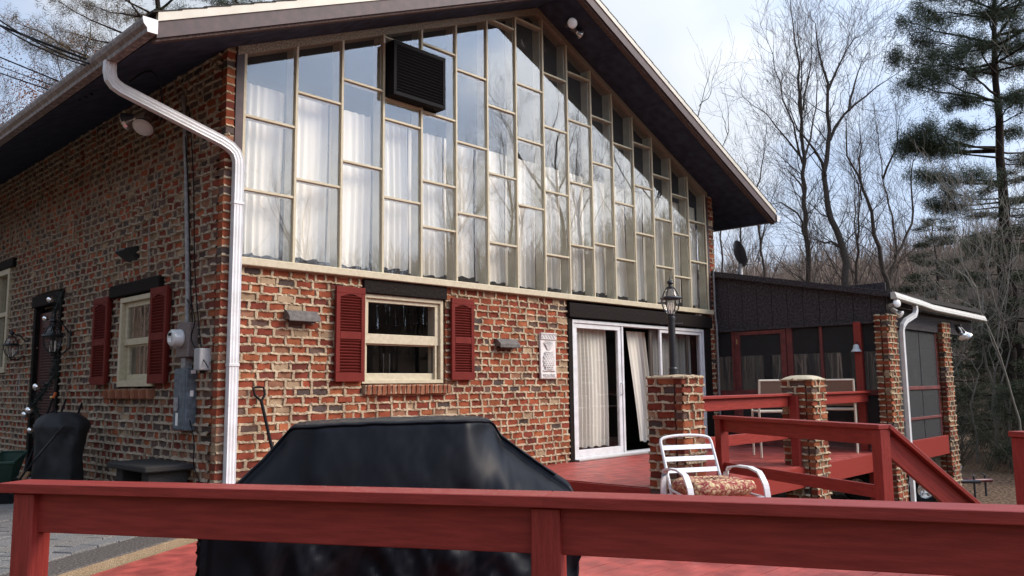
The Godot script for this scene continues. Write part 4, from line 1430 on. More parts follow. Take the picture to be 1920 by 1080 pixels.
	# stone bench
	var bn := thing("stone_bench", "low dark stone bench against the side wall beneath the meter", "bench", Vector3(-0.46, -0.09, -0.86), 0)
	part("slab", slab(0, 0.43, 0, 0.50, 0.06, 0.98, 0.012), M.dark_stone, bn)
	for s in [-0.32, 0.32]: part("leg", slab(0.02, 0.20, s, 0.40, 0.40, 0.16, 0.01), M.dark_stone, bn)
	part("back_panel", slab(0.12, 0.28, 0, 0.06, 0.24, 0.50, 0.008), M.dark_stone, bn)
	# covered smoker
	var sm := thing("covered_smoker", "tall round topped smoker under a black cover standing left of the side window", "smoker", Vector3(-0.72, -0.09, -2.75), 0.3)
	var cv := MB.new()
	var rows := []
	var n := FastNoiseLite.new()
	n.seed = 4
	n.frequency = 0.03
	for i in 22:
		var row := []
		var t := i / 21.0
		for j in 33:
			var a := TAU * j / 32.0
			var rad := 0.27
			var y := 0.02
			if t < 0.4:
				var e := t / 0.4
				rad = 0.29 * sin(e * PI * 0.5) ** 0.8; y = 0.76 + 0.20 * cos(e * PI * 0.5)
			else:
				y = lerpf(0.76, 0.02, (t - 0.4) / 0.6); rad = 0.27 - 0.02 * sin((t - 0.4) * 5.0)
			rad *= 1.0 + 0.16 * n.get_noise_3d(cos(a) * 60.0, y * 90.0, sin(a) * 60.0) + 0.03 * sin(a * 7.0 + y * 5.0) * (1.0 if t > 0.4 else 0.2)
			row.append(Vector3(cos(a) * rad, y, sin(a) * rad * 1.05))
		rows.append(row)
	cv.sheet(rows)
	part("cover", cv, M.black_cloth, sm)
	var hd := MB.new()
	hd.tube([Vector3(-0.1, 0.95, 0.05), Vector3(-0.08, 0.985, 0.0), Vector3(-0.1, 0.95, -0.05)], [0.01], 6)
	part("handle", hd, M.black_plastic, sm)
	# seed spreader
	var sp := thing("seed_spreader", "green seed spreader with a tilted hopper at the end of the red railing", "spreader", Vector3(-1.2, -0.12, -2.75), 0.95)
	var hp := MB.new()
	for f in [[[-0.22, 0.62, -0.15], [0.22, 0.62, -0.15], [0.22, 0.62, 0.15], [-0.22, 0.62, 0.15], [-0.13, 0.32, -0.06], [0.13, 0.32, -0.06], [0.13, 0.32, 0.06], [-0.13, 0.32, 0.06]]]:
		var v := []
		for k in f: v.append(Vector3(k[0], k[1], k[2]))
		var c := Vector3(0, 0.47, 0)
		for fc in [[0, 1, 5, 4], [1, 2, 6, 5], [2, 3, 7, 6], [3, 0, 4, 7], [4, 5, 6, 7]]: hp.face([v[fc[0]], v[fc[1]], v[fc[2]], v[fc[3]]], c)
		for e in 4: hp.bar(v[e], v[(e + 1) % 4], 0.02, 0.03)
	part("hopper", hp, M.green_plastic, sp)
	sp.rotation.z = 0.25
	sp.scale = Vector3.ONE * 0.85
	for s in [-0.2, 0.2]:
		var wh := MB.new()
		wh.lathe([[0.0, -0.015], [0.09, -0.015], [0.12, -0.03], [0.13, 0.0], [0.12, 0.03], [0.09, 0.015], [0.0, 0.015]], 20, Transform3D(Basis(Vector3.BACK, PI / 2), Vector3(s, 0.13, 0)))
		part("wheel", wh, M.black_plastic, sp)
	var sh := MB.new()
	sh.tube([Vector3(0, 0.13, 0.0), Vector3(0, 0.45, 0.22), Vector3(0, 0.95, 0.62)], [0.014], 8)
	sh.tube([Vector3(-0.16, 0.96, 0.63), Vector3(0.16, 0.96, 0.63)], [0.014], 8)
	sh.tube([Vector3(-0.2, 0.13, 0), Vector3(0.2, 0.13, 0)], [0.01], 8)
	sh.tube([Vector3(0, 0.13, 0), Vector3(0.0, 0.0, -0.30)], [0.012], 8)
	part("frame", sh, M.black_metal, sp)
	# tools leaning beside the smoker
	var tl := [[Vector3(-0.85, -0.09, -3.2), Vector3(-0.28, 1.0, -4.0), "black handled snow shovel leaning with its blade down by the smoker", 0], [Vector3(-0.95, -0.09, -3.45), Vector3(-0.3, 1.1, -4.35), "broom with an orange collar leaning behind the snow shovel", 1], [Vector3(-0.75, -0.09, -3.0), Vector3(-0.25, 0.95, -3.5), "dark rake handle leaning on the wall next to the smoker", 2]]
	for t in tl:
		var o := thing(["snow_shovel", "broom", "rake"][t[3]], t[2], ["shovel", "broom", "rake"][t[3]])
		var hm := MB.new()
		hm.tube([t[0], t[1]], [0.014], 8)
		part("handle", hm, M.black_plastic, o)
		var d: Vector3 = (t[1] - t[0]).normalized()
		var hb := MB.new()
		hb.cbox(t[0] + d * 0.14, Vector3(0.03, 0.30, 0.36 if t[3] == 0 else 0.26), 0.01, Basis(Vector3.BACK, -0.5))
		part("blade" if t[3] == 0 else "head", hb, [M.black_plastic, M.bare_wood, M.grey_metal][t[3]], o)
		if t[3] == 1:
			var oc := MB.new()
			oc.tube([t[1] - d * 0.12, t[1] - d * 0.02], [0.018], 8)
			part("collar", oc, M.orange, o)
	var df := thing("garden_figure", "small red and white figure standing at the far end of the paving", "garden figure", Vector3(-0.9, -0.09, -5.1))
	var d1 := MB.new()
	d1.lathe([[0.0, 0.0], [0.16, 0.0], [0.17, 0.10], [0.13, 0.28], [0.09, 0.34], [0.0, 0.35]], 18)
	part("robe", d1, M.red_cloth, df)
	var d2 := MB.new()
	d2.ball(Vector3(0, 0.42, 0), Vector3(0.085, 0.09, 0.085), 14)
	d2.lathe([[0.172, 0.0], [0.185, 0.03], [0.172, 0.06]], 18)
	part("trim", d2, M.white_cloth, df)
	var d3 := MB.new()
	d3.lathe([[0.09, 0.45], [0.05, 0.54], [0.0, 0.60]], 14)
	part("hat", d3, M.red_cloth, df)
	# garland with silver balls
	var ga := thing("tinsel_garland", "dark green garland with silver balls hanging down beside the entrance door", "garland")
	var path := [Vector3(-0.30, 2.48, -4.25), Vector3(-0.36, 2.2, -4.36), Vector3(-0.42, 1.9, -4.22), Vector3(-0.36, 1.55, -4.24), Vector3(-0.40, 1.34, -4.10), Vector3(-0.42, 1.12, -4.42), Vector3(-0.45, 0.92, -4.72), Vector3(-0.42, 0.72, -4.50), Vector3(-0.46, 0.50, -4.62)]
	var gm := MB.new()
	var gr := rng(14)
	for i in path.size() - 1:
		for k in 150:
			var p: Vector3 = (path[i] as Vector3).lerp(path[i + 1], gr.randf())
			var dd := Vector3(gr.randfn(), gr.randfn(), gr.randfn()).normalized()
			var sd2 := dd.cross(Vector3(gr.randfn(), gr.randfn(), gr.randfn())).normalized() * 0.007
			var ln := gr.randf_range(0.06, 0.12)
			gm.tri(p - sd2, p + sd2, p + dd * ln)
	part("tinsel", gm, M.tinsel, ga)
	var core := MB.new()
	core.tube(path, [0.02], 6)
	part("core", core, M.tinsel, ga)
	for k in [[-0.46, 2.33, -4.25, 0.045], [-0.48, 2.08, -4.33, 0.04], [-0.52, 1.17, -4.40, 0.05], [-0.55, 0.86, -4.55, 0.05], [-0.54, 0.80, -4.75, 0.045], [-0.56, 0.60, -4.42, 0.04]]:
		var b := MB.new()
		b.ball(Vector3(k[0], k[1], k[2]), Vector3.ONE * k[3], 14)
		part("ball", b, M.silver, ga)
	# shovel leaning on the brick wall behind the grill
	var sv2 := thing("garden_shovel", "black D handled shovel leaning on the red brick wall behind the covered grill", "shovel")
	var top := Vector3(0.235, 1.00, 0.10)
	var foot := Vector3(0.36, -0.10, 0.42)
	var ax := (top - foot).normalized()
	var sm2 := MB.new()
	sm2.tube([foot, top], [0.016], 10)
	part("shaft", sm2, M.black_plastic, sv2)
	var side := Vector3(0.97, 0.05, 0.22)
	var dh := MB.new()
	dh.tube([top - ax * 0.02, top + ax * 0.05 - side * 0.05, top + ax * 0.125 - side * 0.055, top + ax * 0.135, top + ax * 0.125 + side * 0.055, top + ax * 0.05 + side * 0.05, top - ax * 0.02], [0.012], 8)
	part("grip", dh, M.black_plastic, sv2)
	var bl := MB.new()
	bl.cbox(foot - ax * 0.02, Vector3(0.24, 0.28, 0.02), 0.008, Basis(Vector3.RIGHT, 0.2))
	part("blade", bl, M.grey_metal, sv2)

func cable(a: Vector3, b: Vector3, sag: float, rad: float, label: String) -> void:
	var p := []
	for k in 25:
		var t := k / 24.0
		p.append(a.lerp(b, t) - Vector3.UP * sag * 4.0 * t * (1 - t))
	var m := MB.new()
	m.tube(p, [rad], 6)
	single("service_cable", m, M.black_plastic, label, "cable", "service cables running to the eave")

func build_cables() -> void:
	cable(Vector3(-1.17, 4.215, -0.32), Vector3(-2.50, 6.84, -5.74), 0.04, 0.015, "thickest black service cable, uppermost of those reaching the eave at the downspout")
	cable(Vector3(-1.39, 4.24, -0.40), Vector3(-2.31, 7.61, -5.41), 0.32, 0.009, "sagging twisted cable just beneath the thickest service cable")
	cable(Vector3(-1.39, 4.26, -0.52), Vector3(-2.30, 7.47, -5.42), 0.30, 0.008, "second thin sagging cable beneath the thickest service cable")
	cable(Vector3(-1.06, 4.24, -1.25), Vector3(-2.47, 6.43, -5.78), 0.03, 0.009, "straight black cable, upper of three ending under the gutter")
	cable(Vector3(-1.08, 4.23, -1.35), Vector3(-2.45, 6.22, -5.80), 0.03, 0.006, "straight black cable, middle of three ending under the gutter")
	cable(Vector3(-1.10, 4.235, -1.50), Vector3(-2.44, 6.10, -5.81), 0.03, 0.008, "straight black cable, lowest of three ending under the gutter")

# ---------------------------------------------------------------- curtains and rooms
func drape(x0: float, x1: float, y0: float, top: Callable, z: float, s: int, lean := 0.0, amp := 0.03) -> MB:
	var r := rng(s)
	var m := MB.new()
	var rows := []
	var NX := maxi(16, int((x1 - x0) / 0.014))
	var ph := r.randf() * TAU
	var fr := r.randf_range(55.0, 72.0)
	for i in 9:
		var t := i / 8.0
		var row := []
		for k in NX + 1:
			var s2 := float(k) / NX
			var x := lerpf(x0, x1, s2)
			var yt: float = top.call(x)
			var y := lerpf(y0 + 0.012 * sin(x * 31.0 + s), yt, t)
			var a := amp * (0.65 + 0.35 * (1 - t)) * (0.7 + 0.5 * sin(x * 11.0 + s))
			row.append(Vector3(x + lean * (1.0 - t) * (1.0 - s2 * 0.3) + 0.008 * sin(y * 2.0 + s), y, z + a * sin((x - x0) * fr + ph + 0.25 * sin(y * 2.2 + s)) + 0.012 * sin(y * 1.6 + s)))
		rows.append(row)
	m.sheet(rows)
	return m

func build_rooms() -> void:
	var ord := ["first", "second", "third", "fourth", "fifth", "sixth", "seventh", "eighth", "ninth", "tenth", "eleventh", "twelfth", "thirteenth", "fourteenth", "fifteenth", "last"]
	var xs := [0.012, 0.63, 1.232, 1.83, 2.432, 3.027, 3.61, 4.192, 4.783, 5.343, 5.93, 6.492, 7.065, 7.63, 8.205, 8.763, 9.357]
	var r := rng(17)
	for i in 16:
		var xa: float = xs[i] + (0.11 if i == 0 else r.randf_range(-0.02, 0.03))
		var xb: float = xs[i + 1] - (r.randf_range(0.02, 0.05) if i < 6 else r.randf_range(-0.02, 0.01))
		if i in [8, 12]: xa += 0.06
		if i == 15: xa += 0.12
		var tp := func(x: float) -> float: return minf(4.42, eave_y(x) - 0.12)
		single("curtain", drape(xa, xb, 2.53 + r.randf_range(0, 0.05), tp, -0.225, 100 + i, r.randf_range(-0.02, 0.02)), M.curtain, "cream pleated curtain behind the %s glazed column of the gable counted from the downspout" % ord[i], "curtain", "curtains behind the gable glazing")
	var flat := func(_x: float) -> float: return 1.99
	single("curtain", drape(5.50, 6.46, 0.16, flat, -0.20, 201), M.curtain, "full cream curtain behind the wide fixed pane of the sliding door", "curtain", "curtains of the sliding door")
	single("curtain", drape(7.05, 7.62, 0.16, flat, -0.22, 202, 0.28), M.curtain, "cream curtain swept aside in the open leaf of the sliding door", "curtain", "curtains of the sliding door")
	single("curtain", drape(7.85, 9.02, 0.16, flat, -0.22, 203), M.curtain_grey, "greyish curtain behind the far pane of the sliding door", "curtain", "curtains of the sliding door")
	# black refrigerator seen through the kitchen window
	var F := thing("refrigerator", "black refrigerator with long steel handles inside the kitchen window", "refrigerator", Vector3(3.35, -0.04, -2.1), -0.35)
	part("body", slab(0, 0.9, 0, 0.92, 1.8, 0.72, 0.01), M.black_gloss, F)
	for s in [-1.0, 1.0]:
		part("door", slab(s * 0.23, 0.95, 0.385, 0.45, 1.66, 0.05, 0.01), M.black_gloss, F)
		var h := MB.new()
		h.tube([Vector3(s * 0.04, 0.55, 0.415), Vector3(s * 0.045, 0.58, 0.46), Vector3(s * 0.045, 1.62, 0.46), Vector3(s * 0.04, 1.65, 0.415)], [0.013], 8)
		part("handle", h, M.chrome, F)
	# lamp and table on the porch
	var T := thing("porch_table", "small dark table inside the screened porch under the shaded lamp", "table", Vector3(11.1, -0.01, 0.95))
	part("table_top", slab(0, 0.62, 0, 0.6, 0.04, 0.6), M.dark_inside, T)
	for a in [-0.25, 0.25]:
		for b in [-0.25, 0.25]: part("leg", slab(a, 0.3, b, 0.05, 0.6, 0.05), M.dark_inside, T)
	var L := thing("table_lamp", "dark table lamp silhouette with a bell shade behind the porch screen door", "lamp", Vector3(11.1, 0.63, 0.95))
	var sh := MB.new()
	sh.lathe([[0.10, 0.62], [0.13, 0.52], [0.19, 0.40], [0.24, 0.33]], 20)
	part("lamp_shade", sh, M.dark_inside, L)
	var bs := MB.new()
	bs.lathe([[0.0, 0.0], [0.11, 0.0], [0.10, 0.03], [0.04, 0.06], [0.07, 0.18], [0.05, 0.30], [0.015, 0.34], [0.015, 0.60], [0.0, 0.6]], 16)
	part("base", bs, M.dark_inside, L)

# ---------------------------------------------------------------- trailers behind the deck
func trailer(label: String, at: Vector3, turn: float, w: float, ln: float, m: Material, boat: bool) -> void:
	var T := thing("utility_trailer", label, "trailer", at, turn)
	part("bed", slab(0, 0.40, 0, w, 0.10, ln, 0.01), m, T)
	for s in [-1.0, 1.0]:
		var wh := Node3D.new()
		wh.name = numbered("wheel", T)
		T.add_child(wh, true)
		wh.position = Vector3(s * (w * 0.5 + 0.13), 0.27, 0)
		var b := Basis(Vector3.BACK, PI / 2)
		var ty := MB.new()
		ty.lathe([[0.15, -0.08], [0.23, -0.085], [0.262, -0.06], [0.27, 0.0], [0.262, 0.06], [0.23, 0.085], [0.15, 0.08]], 28, Transform3D(b, Vector3.ZERO))
		part("tyre", ty, M.tyre, wh)
		var ri := MB.new()
		ri.lathe([[0.0, -0.05], [0.06, -0.06], [0.08, -0.03], [0.14, -0.04], [0.155, -0.075], [0.155, 0.075], [0.14, 0.04], [0.08, 0.03], [0.06, 0.06], [0.0, 0.05]], 24, Transform3D(b, Vector3.ZERO))
		for k in 5:
			var a := TAU * k / 5
			ri.cbox(Vector3(0, cos(a) * 0.10, sin(a) * 0.10), Vector3(0.12, 0.05, 0.03), 0.005, Basis(Vector3.RIGHT, a))
		part("rim", ri, M.chrome, wh)
		var fe := MB.new()
		var rows := []
		for x in [-0.12, -0.115, 0.115, 0.12]:
			var row := []
			for k in 17:
				var a := PI * (k / 16.0) * 1.1 - 0.16
				var rr := 0.335 if absf(x) < 0.118 else 0.30
				row.append(Vector3(s * (w * 0.5 + 0.13) + x, 0.29 + sin(a) * rr, cos(a) * rr * 1.12))
			rows.append(row)
		fe.sheet(rows)
		part("fender", fe, M.white_metal, T)
	var tg := MB.new()
	tg.tube([Vector3(-w * 0.4, 0.36, ln * 0.5), Vector3(0, 0.34, ln * 0.5 + 0.7), Vector3(0, 0.34, ln * 0.5 + 1.0)], [0.035], 8)
	tg.tube([Vector3(w * 0.4, 0.36, ln * 0.5), Vector3(0, 0.34, ln * 0.5 + 0.7)], [0.035], 8)
	part("tongue", tg, m, T)
	var jk := MB.new()
	jk.tube([Vector3(0.06, 0.0, ln * 0.5 + 0.9), Vector3(0.06, 0.42, ln * 0.5 + 0.9)], [0.02], 10)
	jk.tube([Vector3(0.06, 0.42, ln * 0.5 + 0.9), Vector3(0.14, 0.45, ln * 0.5 + 0.9)], [0.015], 8)
	part("jack", jk, M.trailer_dark, T)
	if boat:
		var wp := MB.new()
		wp.bar(Vector3(0, 0.36, ln * 0.5 + 0.3), Vector3(0, 0.62, ln * 0.5 + 0.4), 0.06, 0.06)
		wp.bar(Vector3(0, 0.62, ln * 0.5 + 0.4), Vector3(0, 0.66, ln * 0.5 + 0.2), 0.05, 0.05)
		part("winch_post", wp, M.grey_metal, T)
	else:
		for z in [-ln * 0.5, ln * 0.5]: part("side_board", slab(0, 0.56, z, w, 0.24, 0.03), m, T)
		for x in [-w * 0.5, w * 0.5]: part("side_board", slab(x, 0.56, 0, 0.03, 0.24, ln - 0.04), m, T)

# ---------------------------------------------------------------- ground and trees
var tnoise := FastNoiseLite.new()

func ground_y(x: float, z: float) -> float:
	var y := lerpf(-0.36, -1.12, smoothstep(2.2, 6.5, x - 0.3 * (z - 3.0)))
	y = lerpf(y, -0.55, smoothstep(2.5, 7.0, z) * (1.0 - smoothstep(-1.0, 3.0, x)))
	var d := Vector2(x - 5, z + 2).length()
	var ang := atan2(z, x)
	var ridge := 0.75 + 0.35 * sin(ang * 2.0 + 0.6) + 0.2 * sin(ang * 5.0)
	y += 15.0 * ridge * smoothstep(38.0, 130.0, d)
	y += tnoise.get_noise_2d(x * 0.6, z * 0.6) * 0.35 * smoothstep(14.0, 26.0, d) + tnoise.get_noise_2d(x * 6.0, z * 6.0) * 0.02
	return y

func build_ground() -> void:
	tnoise.seed = 2
	tnoise.frequency = 0.05
	var m := MB.new()
	var rows := []
	var ax := []
	for k in 121:
		var t := (k - 60) / 60.0
		ax.append(signf(t) * (absf(t) * 14.0 + pow(absf(t), 3.0) * 190.0))
	for zz in ax:
		var row := []
		for xx in ax: row.append(Vector3(xx + 6.0, ground_y(xx + 6.0, zz), zz))
		rows.append(row)
	m.sheet(rows)
	struct("ground", m, M.leaf_litter)
	# far skirt to the horizon
	var far := MB.new()
	far.lathe([[900.0, 5.0], [150.0, -1.5]], 40)
	struct("terrain", far, M.leaf_litter)
	# patio of stone pavers, in courses parallel to the kerb
	var P := Node3D.new()
	P.name = "patio"
	add_child(P, true)
	P.set_meta("kind", "structure")
	var kd := Vector3(0.85, 0, -0.527).normalized()
	var kn := Vector3(-0.527, 0, -0.85).normalized()   # away from the deck
	var k0 := Vector3(-1.85, 0, 1.46)
	var bd := MB.new()
	bd.prism(PackedVector2Array([Vector2(-0.2, -10.4), Vector2(-5.6, -10.4), Vector2(-5.6, 3.5), Vector2(-3.9, 2.52), Vector2(-0.2, 0.22)]), 0.135, 0.24, Transform3D(Basis(Vector3.RIGHT, PI / 2), Vector3.ZERO))
	part("bedding", bd, M.paver_joint, P)
	var r := rng(61)
	var shapes := []
	for k in 6:
		var s := MB.new()
		s.cbox(Vector3.ZERO, Vector3(1, 0.06, 1), 0.012, Basis.IDENTITY)
		for i in s.v.size():
			var q := s.v[i]
			s.v[i] = q + Vector3(sin(q.z * 9 + k) * 0.012, 0.002 * sin(q.x * 8 + k * 2), sin(q.x * 7 + k * 3) * 0.015)
		shapes.append(s.mesh())
	var rest := MB.new()
	var cnt := 0
	for i in range(0, 62):
		var v := 0.40 + 0.02 + i * 0.178
		var u := -9.0 + (0.11 if i % 2 else 0.0)
		while u < 9.0:
			var ln := r.randf_range(0.20, 0.34)
			var c := k0 + kd * (u + ln * 0.5) + kn * (v + 0.085)
			u += ln + 0.01
			if c.x > -0.26 or c.x < -5.4 or c.z < -10 or c.z > 2.05: continue
			var b := Basis(kd, Vector3.UP, kd.cross(Vector3.UP))
			var pp := c + Vector3.UP * (-0.138 + r.randf_range(-0.004, 0.004))
			if seen_size(pp, Vector3.UP) > 0.0 and cnt < 280:
				cnt += 1
				var o := part("paver", shapes[r.randi() % 6], M["paver%d" % (r.randi() % 4)], P)
				o.transform = Transform3D(b * Basis.from_scale(Vector3(ln, 1, 0.17)), pp)
			else:
				rest.cbox(pp, Vector3(ln, 0.06, 0.17), 0.006, b)
	part("pavers", rest, M.paver0, P).set_meta("kind", "stuff")
	var kb := MB.new()
	var ka := k0 - kd * 3.2 + kn * 0.14
	var ke := k0 + kd * 2.72 + kn * 0.14
	kb.bar(ka + Vector3.UP * -0.24 + kn * 0.05, ke + Vector3.UP * -0.24 + kn * 0.05, 0.37, 0.26, Vector3.UP, 0.012)
	struct("kerb", kb, M.concrete)
	var kf := MB.new()   # rough aggregate face of the kerb
	var fr := []
	for i in 4:
		var row := []
		for k in 121:
			var t := k / 120.0
			var q := ka.lerp(ke, t)
			row.append(q - kn * (0.137 + 0.014 * r.randf()) + Vector3.UP * lerpf(-0.30, -0.117, i / 3.0))
		fr.append(row)
	kf.sheet(fr)
	struct("kerb_face", kf, M.aggregate)

# a limb that bends and divides
func grow(m: MB, p: Vector3, d: Vector3, ln: float, rad: float, lev: int, r: RandomNumberGenerator, up := 0.12, sides := 4) -> void:
	var n := 5 if lev > 1 else (4 if lev == 1 else 3)
	var pts := [p]
	var rs := [rad]
	var q := p
	var dir := d
	for i in n:
		dir = (dir + Vector3(r.randfn(), r.randfn(), r.randfn()) * 0.16 + Vector3.UP * up).normalized()
		q += dir * ln / n
		pts.append(q)
		rs.append(maxf(0.0035, rad * (1.0 - 0.8 * (i + 1.0) / n)))
	m.tube(pts, rs, sides if lev > 0 else 3, false)
	if lev > 0:
		var kids := 5 if lev == 1 else 6
		for k in kids:
			var t := r.randf_range(0.2, 1.0) * n
			var i := mini(int(t), n - 1)
			var bp: Vector3 = (pts[i] as Vector3).lerp(pts[i + 1], t - i)
			var bd: Vector3 = (pts[i + 1] - pts[i]).normalized()
			var ax := bd.cross(Vector3(r.randfn(), r.randfn(), r.randfn())).normalized()
			grow(m, bp, bd.rotated(ax, r.randf_range(0.45, 0.9)), ln * r.randf_range(0.35, 0.62), rs[i] * 0.55, lev - 1, r, up, sides)

# bare tree from main limbs given as points
func bare_tree(label: String, limbs: Array, r0: float, s: int, m: Material, lev := 2, dens := 1.0, group := "bare trees beyond the porch") -> Node3D:
	var r := rng(s)
	var base := Vector3(limbs[0][0], 0, limbs[0][2])
	base.y = ground_y(base.x, base.z) - 0.2
	var T := thing("bare_tree", label, "tree", base, 0, group)
	var tk := MB.new()
	var cr := MB.new()
	for li in limbs.size():
		var l: Array = limbs[li]
		var p := []
		if li == 0 or l[1] < limbs[0][1] + 0.4:
			p.append(Vector3(base.x + (l[0] - base.x) * 0.3, base.y, base.z + (l[2] - base.z) * 0.3) - base)
		for i in range(0, l.size(), 3): p.append(Vector3(l[i], l[i + 1], l[i + 2]) - base)
		# smooth
		var c := Curve3D.new()
		for i in p.size():
			var tg: Vector3 = (p[mini(i + 1, p.size() - 1)] - p[maxi(i - 1, 0)]) / 6.0
			c.add_point(p[i], -tg, tg)
		var tot := c.get_baked_length()
		var nseg := maxi(6, int(tot / 0.5))
		var q := []
		var rs := []
		var ra := r0 if li == 0 else r0 * lerpf(0.46, 0.24, clampf((p[0].y) / 12.0, 0, 1))
		for i in nseg + 1:
			var t := float(i) / nseg
			q.append(c.sample_baked(t * tot) + Vector3(r.randfn(), r.randfn(), r.randfn()) * 0.03)
			rs.append(maxf(0.007, ra * 0.8 * pow(1.0 - t * 0.94, 0.9)))
		(tk if li == 0 else cr).tube(q, rs, 8, false)
		for i in range(1, nseg + 1):
			var pt: Vector3 = q[i]
			if pt.y < 3.4 and li == 0: continue
			var t := float(i) / nseg
			if t < 0.16 and li > 0: continue
			var cnt := int(dens * (0.7 + t * 1.7) + r.randf())
			for k in cnt:
				var bd: Vector3 = (q[i] - q[i - 1]).normalized()
				var ax := bd.cross(Vector3(r.randfn(), r.randfn(), r.randfn())).normalized()
				grow(cr, pt, bd.rotated(ax, r.randf_range(0.4, 1.0)), lerpf(2.6, 1.2, t) * r.randf_range(0.6, 1.25), clampf(rs[i] * 0.3, 0.007, 0.022), lev if t < 0.7 else lev - 1, r)
	part("trunk", tk, m, T)
	part("crown", cr, m, T)
	return T

func wild_tree(label: String, at: Vector3, h: float, r0: float, s: int, m: Material, group: String, lev := 2, lean := Vector3.ZERO) -> Node3D:   # a bare tree without given limbs
	var r := rng(s)
	var limbs := []
	var tr := []
	var x := at
	var gy := ground_y(at.x, at.z)
	for i in 7:
		var t := (i + 1) / 7.0
		var q := Vector3(at.x, gy, at.z) + (Vector3.UP * h + lean * h) * t + Vector3(r.randfn(), 0, r.randfn()) * 0.18
		tr.append_array([q.x, q.y, q.z])
	limbs.append(tr)
	for k in r.randi_range(4, 7):
		var t := r.randf_range(0.35, 0.85)
		var i := int(t * 6) * 3
		var a := r.randf() * TAU
		var st := Vector3(tr[i], tr[i + 1], tr[i + 2])
		var l := [st.x, st.y, st.z]
		var ln := h * r.randf_range(0.22, 0.42)
		for j in 3:
			var u := (j + 1) / 3.0
			var q := st + Vector3(cos(a) * 0.55, 0.75 + 0.25 * u, sin(a) * 0.55) * ln * u
			l.append_array([q.x, q.y, q.z])
		limbs.append(l)
	return bare_tree(label, limbs, r0, s, m, lev, 0.7, group)

func needle_tuft(s: int, n: int, ln: float, flat: float) -> ArrayMesh:
	var r := rng(s)
	var m := MB.new()
	for k in n:
		var d := Vector3(r.randfn(), r.randfn() * flat + 0.25, r.randfn()).normalized()
		var o := Vector3(r.randfn(), r.randfn() * flat, r.randfn()) * 0.09
		var w := d.cross(Vector3(r.randfn(), r.randfn(), r.randfn())).normalized() * 0.008
		var kk := r.randf_range(0.6, 1.35)
		m.col = Color(kk, kk, kk * 0.95)
		var L := ln * r.randf_range(0.6, 1.1)
		m.tri(o - w, o + w, o + d * L)
	return m.mesh()

func scatter(called: String, mesh: Mesh, m: Material, list: Array, tints: Array, p: Node) -> MultiMeshInstance3D:
	var mm := MultiMesh.new()
	mm.transform_format = MultiMesh.TRANSFORM_3D
	mm.use_colors = true
	mm.mesh = mesh
	mm.instance_count = list.size()
	for i in list.size():
		mm.set_instance_transform(i, list[i])
		mm.set_instance_color(i, tints[i])
	var o := MultiMeshInstance3D.new()
	o.multimesh = mm
	o.material_override = m
	o.name = numbered(called, p)
	p.add_child(o, true)
	return o

# conifer: trunk, whorled limbs, needle tufts. whorls: [height, reach, droop, azimuth centre or -99, count]
func conifer(label: String, at: Vector3, h: float, r0: float, s: int, whorls: Array, tint: Color, tufts: int, tuft: ArrayMesh, group: String, lean := Vector3.ZERO) -> Node3D:
	var r := rng(s)
	var T := thing("pine_tree", label, "tree", at, 0, group)
	var tk := MB.new()
	var q := []
	var rs := []
	for i in 15:
		var t := i / 14.0
		q.append(Vector3.UP * h * t + lean * h * t + Vector3(r.randfn(), 0, r.randfn()) * 0.05)
		rs.append(r0 * (1.0 - 0.88 * t))
	tk.tube(q, rs, 10, false)
	part("trunk", tk, M.bark_pine, T)
	var bm := MB.new()
	var list := []
	var tints := []
	for w in whorls:
		var n: int = w[4]
		for k in n:
			var a: float = w[3] + r.randfn() * 0.28 if w[3] > -50 else TAU * (k + r.randf() * 0.7) / n
			var L: float = w[1] * r.randf_range(0.75, 1.1)
			var o: Vector3 = Vector3.UP * (w[0] + r.randf_range(-0.25, 0.25)) + lean * w[0]
			var pts := []
			var rr := []
			for i in 7:
				var t := i / 6.0
				pts.append(o + Vector3(cos(a), 0, sin(a)) * L * t + Vector3.UP * (w[2] * L * t + 0.10 * L * t * t) + Vector3(r.randfn(), r.randfn(), r.randfn()) * 0.06 * t)
				rr.append(maxf(0.012, L * 0.018 * (1.0 - t * 0.85)))
			bm.tube(pts, rr, 5, false)
			# side sprays with tufts
			var m2 := int(tufts * L / 3.0)
			for j in m2:
				var t := clampf(sqrt(r.randf()) * 0.85 + 0.18, 0.22, 1.0)
				var i := mini(5, int(t * 6))
				var bp: Vector3 = (pts[i] as Vector3).lerp(pts[i + 1], t * 6 - i)
				var sa := a + (1.0 if j % 2 else -1.0) * r.randf_range(0.4, 1.1)
				var sl := L * r.randf_range(0.06, 0.34) * (1.15 - t * 0.6)
				var e := bp + Vector3(cos(sa), r.randf_range(-0.35, 0.55), sin(sa)) * sl * 1.15
				if j % 3 == 0: bm.tube([bp, e], [0.010, 0.005], 3, false)
				var sc := r.randf_range(0.7, 1.25)
				list.append(Transform3D(Basis(Vector3.UP, r.randf() * TAU).scaled(Vector3.ONE * sc), e))
				var kk := r.randf_range(0.7, 1.3)
				tints.append(Color(tint.r * kk, tint.g * kk, tint.b * kk))
	part("limbs", bm, M.bark_pine, T)
	scatter("needles", tuft, M.needles, list, tints, T).set_meta("kind", "stuff")
	return T

